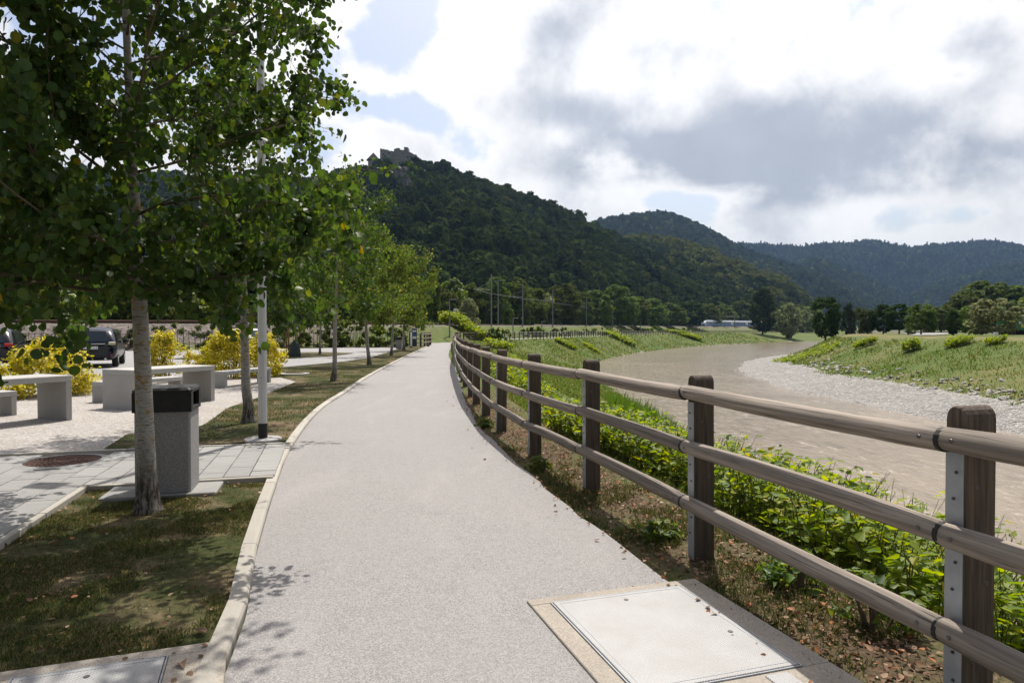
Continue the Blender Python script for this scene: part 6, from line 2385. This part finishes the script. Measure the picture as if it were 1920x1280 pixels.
# ------------------------------------------------------------------ castle ruin
def castle():
    D = 585.0
    k = D / 1280
    base = AT(735, 305, D)
    cz = base.z - 14
    root = empty('castle_ruin', (base.x, D, cz))
    tag(root, 'ruined stone castle with jagged walls on top of the wooded hill', 'castle')

    def X(px):
        return (px - 735) * k

    def Zp(py):
        return AT(735, py, D).z - cz

    def wall(name, prof, y0, y1, mat='castle', foot=318):
        pts = [(X(prof[0][0]), Zp(foot))] + [(X(a), Zp(b)) for a, b in prof] + [(X(prof[-1][0]), Zp(foot))]
        n = len(pts)
        V = [(x, y0, z) for x, z in pts] + [(x, y1, z) for x, z in pts]
        F = [tuple(range(n - 1, -1, -1)), tuple(range(n, 2 * n))] + [(i, (i + 1) % n, n + (i + 1) % n, n + i) for i in range(n)]
        return obj(name, mesh(name, V, F, MT[mat]), root)
    wall('curtain_wall', [(713.5, 280), (716, 279.5), (718, 281), (721, 280.5), (724, 282), (727, 281.5), (729.5, 283.2), (731, 283), (732.2, 285), (735, 283.6), (738, 285.2), (740, 284.5)], -2, 0.2)
    wall('side_wall', [(713.5, 280), (715, 280.2)], 0.3, 14)
    wall('broken_wall', [(740, 284), (741, 281.5), (744.5, 280.5), (746, 279.8), (751, 280.3), (751.3, 283), (755, 283.4), (759, 283.8)], -4, -2.1)
    wall('broken_wall', [(741, 286), (750, 284), (758, 287)], 9, 11)
    wall('square_tower', [(759.3, 279.2), (761, 278.8), (767, 279.8), (767.6, 286)], -5.5, 2.5)
    h = wall('gabled_hall', [(767.8, 288), (771, 288.5), (775, 290.5), (777.5, 292.5), (782, 292.6)], -5, 7)
    for px in (766.0, 772.3):
        MB().box(X(px) - .6, X(px) + .6, -5.62 if px < 767 else -5.12, -5.51 if px < 767 else -5.01, Zp(299), Zp(296.2)).build('window', MT['void'], h)
    for px, py in ((720, 290), (722.5, 293.5), (730.8, 287.8)):
        MB().box(X(px) - .5, X(px) + .5, -2.12, -2.01, Zp(py + 1.6), Zp(py - 1.2)).build('window', MT['void'], root)
    wall('low_wall', [(782.5, 303), (790, 302.5), (794, 304.5)], -3, -1, foot=316)
    # round-plan keep with pointed roof
    cx, ry = X(699), 3.0
    MB().tube([(cx, ry, Zp(320)), (cx, ry, Zp(299.3))], 4.6, 20).build('keep', MT['castle'], root)
    rf = MB().tube([(cx, ry, Zp(299.6)), (cx, ry, Zp(298.2)), (cx, ry, Zp(284.8))], [6.1, 5.6, 0.15], 12).build('pointed_roof', MT['roof'], root)
    # crags below the walls
    for i, (px, py, w, hh) in enumerate(((753, 338, 27, 40), (737, 333, 15, 24), (792, 332, 10, 14), (762, 350, 12, 20))):
        r = np.random.default_rng(900 + i)
        dd = np.interp(py, [330, 338, 350], [493, 482, 460])
        c = AT(px, py, dd)
        V, F = [], []
        nu, nv = 14, 16
        for b in range(nv):
            for a in range(nu):
                u, v = a / (nu - 1) - .5, b / (nv - 1) - .5
                e = 1 - (abs(u) * 2) ** 3
                V.append((u * w * k * 1.1, -r.uniform(0, 3.5) * e - 5 * e * (0.5 - v) + 6 * (1 - e), v * hh * k + r.normal(0, .4)))
        F = [(b * nu + a, b * nu + a + 1, b * nu + nu + a + 1, b * nu + nu + a) for b in range(nv - 1) for a in range(nu - 1)]
        o = obj('rock_crag', mesh('rock_crag', V, F, MT['rock']), None, c)
        md = o.modifiers.new('thick', 'SOLIDIFY')
        md.thickness = 4
        tag(o, ['largest grey cliff face below the castle ruin', 'narrow grey crag left of the large cliff below the castle', 'small pale crag right of the castle wall', 'low rock rib at the foot of the castle cliff'][i], 'rock', 'crags below the castle')


castle()

# ------------------------------------------------------------------ far right: billboard, low building, boxes
b = AT(1903, 620, 108)
gz = lh(b.x, b.y)
root = empty('billboard', (b.x, b.y, gz), 0.0)
tag(root, 'green and yellow billboard beside the pale willow bush', 'billboard')
pn = MB().rbox(-3.2, 3.2, -.08, .08, 0.75, 2.75, .02).build('panel', MT['green'], root)
for x0, x1, z0, z1, mt in ((-1.5, .3, 2.45, 2.6, 'yellowp'), (-1.4, -.1, 2.1, 2.25, 'yellowp'), (-1.3, .3, 1.6, 1.85, 'yellowp'), (.9, 2.3, 1.15, 1.7, 'yellowp'), (.55, 1.1, 1.75, 2.1, 'train_w'), (-3.0, -2.2, .95, 1.5, 'train_w')):
    MB().box(x0, x1, -.095, -.081, z0, z1).build('print_block', MT[mt], pn)
for x in (-2.8, 2.8):
    MB().box(x - .08, x + .08, .09, .25, -.3, 2.7).build('leg', MT['dkgrey'], root)
MB().box(-3.2, 3.2, .1, .2, 0.0, .74).build('skirt', MT['void'], root)
b = AT(1867, 628, 94)
o = empty('utility_cabinet', (b.x, b.y, lh(b.x, b.y)))
tag(o, 'small white cabinet at the foot of the pale willow bush', 'cabinet')
MB().rbox(-.25, .25, -.2, .2, 0, .55, .02).build('box', MT['white'], o)
MB().rbox(-.27, .27, -.22, .22, .551, .59, .01).build('lid', MT['steel'], o)
b = AT(1757, 622, 230)
o = empty('low_building', (b.x, b.y, lh(b.x, b.y)))
tag(o, 'low white flat-roofed building glimpsed between the right bank trees', 'building')
MB().box(-6, 9, 0, 8, 0, 2.0).build('wall', MT['white'], o)
MB().box(-6.4, 9.4, -.4, 8.4, 2.0, 2.35).build('roof', MT['steel'], o)
for x in (-4, -1, 2, 5):
    MB().box(x, x + 1.6, -.03, -.005, .8, 1.6).build('window', MT['carglass'], o)
ngon('far_road', [tuple(AT(px, 630, z)[:2]) for px, z in ((1712, 96), (1755, 100), (1800, 165), (1690, 165))], 0.78, MT['road'])

# ------------------------------------------------------------------ bank stones, gravel bar pebbles
rip = empty('riprap', (36, 60, -3))
tag(rip, kind='structure')


def rock_mesh(seed, sub=1):
    import bmesh
    bm = bmesh.new()
    bmesh.ops.create_icosphere(bm, subdivisions=sub, radius=1)
    r = np.random.default_rng(seed)
    V = np.array([v.co[:] for v in bm.verts])
    F = [tuple(v.index for v in f.verts) for f in bm.faces]
    bm.free()
    V *= (1 + r.normal(0, 0.16, (len(V), 1)))
    V *= np.array((1.0, 0.7, 0.45))
    return mesh('stone', V, F, MT['stone'])


rocks = [rock_mesh(s) for s in range(5)]
r_ = np.random.default_rng(31)
FRs = resample(FOOT_R[(FOOT_R[:, 1] > 38) & (FOOT_R[:, 1] < 128)], 0.25)
FN = offset(FRs, 1.0) - FRs
cnt = 0
while cnt < 260:
    i = int(len(FRs) * r_.uniform(0, 1) ** 1.3)
    if i >= len(FRs) or vnoise(np.array([FRs[i, 1]]), np.array([0.0]), 7, 33)[0] < 0.38:
        continue
    u = abs(r_.normal(1.6, 1.2)) + 0.2
    p = FRs[i] + FN[i] * u
    s = r_.uniform(0.10, 0.34) * (1.4 if r_.uniform() < 0.12 else 1)
    obj('stone', rocks[cnt % 5], rip, (p[0] - 36, p[1] - 60, lh(p[0], p[1]) + 3 + 0.05), (r_.uniform(-.5, .5), r_.uniform(-.5, .5), r_.uniform(0, 6.28)), s)
    cnt += 1
n = 42000
ds = np.exp(r_.uniform(math.log(32), math.log(160), n * 3))
az = r_.uniform(R(12), R(42), n * 3)
P = np.stack([np.sin(az) * ds, np.cos(az) * ds], 1)
H, c, w, g, f, k, rl_ = land_height(P[:, 0], P[:, 1], True)
ok = (g > 0.2) & (f < 0.3)
P, H = P[ok][:n], H[ok][:n]
OCT = np.array([(1, 0, 0), (0, .8, 0), (-1, 0, 0), (0, -.8, 0), (0, 0, .6), (0, 0, -.3)])
OF = np.array([(0, 1, 4), (1, 2, 4), (2, 3, 4), (3, 0, 4)])
a = r_.uniform(0, 6.28, len(P))
s = (0.035 + 0.0007 * np.linalg.norm(P, axis=1)) * np.exp(r_.normal(0, .4, len(P)))
ca, sa = np.cos(a), np.sin(a)
V = np.stack([P[:, None, 0] + s[:, None] * (OCT[None, :, 0] * ca[:, None] - OCT[None, :, 1] * sa[:, None]), P[:, None, 1] + s[:, None] * (OCT[None, :, 0] * sa[:, None] + OCT[None, :, 1] * ca[:, None]), H[:, None] + 0.01 + s[:, None] * OCT[None, :, 2]], -1).reshape(-1, 3)
F = (OF[None] + (np.arange(len(P)) * 6)[:, None, None]).reshape(-1, 3)
tag(obj('gravel_bar', mesh('gravel_bar', V, F, MT['pebble'])), 'pale pebbles of the gravel bar at the inside of the river bend', 'gravel', kind='stuff')

# gravel embankment with dead stems behind the parking: thin rusty rods of a railing
rd = empty('rod_fence', (-30, 54, 0))
tag(rd, 'row of thin rusty upright rods in front of the railway ballast', 'fence')
RQ = resample(offset(RAIL_L[(RAIL_L[:, 0] > -52) & (RAIL_L[:, 0] < -16)], 9.5), 0.42)
rod_me = MB().tube([(0, 0, -.2), (0, 0, 1.7)], 0.025, 4).mesh('rod', MT['rust'])
for p in RQ[:110]:
    obj('rod', rod_me, rd, (p[0] + 30, p[1] - 54, lh(p[0], p[1])), (random.uniform(-.05, .05), random.uniform(-.05, .05), 0), (1, 1, random.uniform(.7, 1.1)))
for h in (0.5, 1.3):
    MB().tube([(p[0] + 30, p[1] - 54, lh(p[0], p[1]) + h) for p in RQ[::6]], 0.02, 4, cap=False).build('bar', MT['rust'], rd)

# ------------------------------------------------------------------ air
HZ = 420.0
m, t, out = new_mat('air')
pv = t.n('ShaderNodeVolumePrincipled')
pv.inputs['Color'].default_value = (0.40, 0.62, 1.0, 1)
pv.inputs['Density'].default_value = 0.000055
pv.inputs['Anisotropy'].default_value = 0.35
t.l(pv.outputs[0], out.inputs['Volume'])
hz = MB().box(-4200, 4200, -600, 5000, -12, HZ).build('haze', m)
tag(hz, 'thin blue summer haze in the valley air', 'haze', kind='stuff')
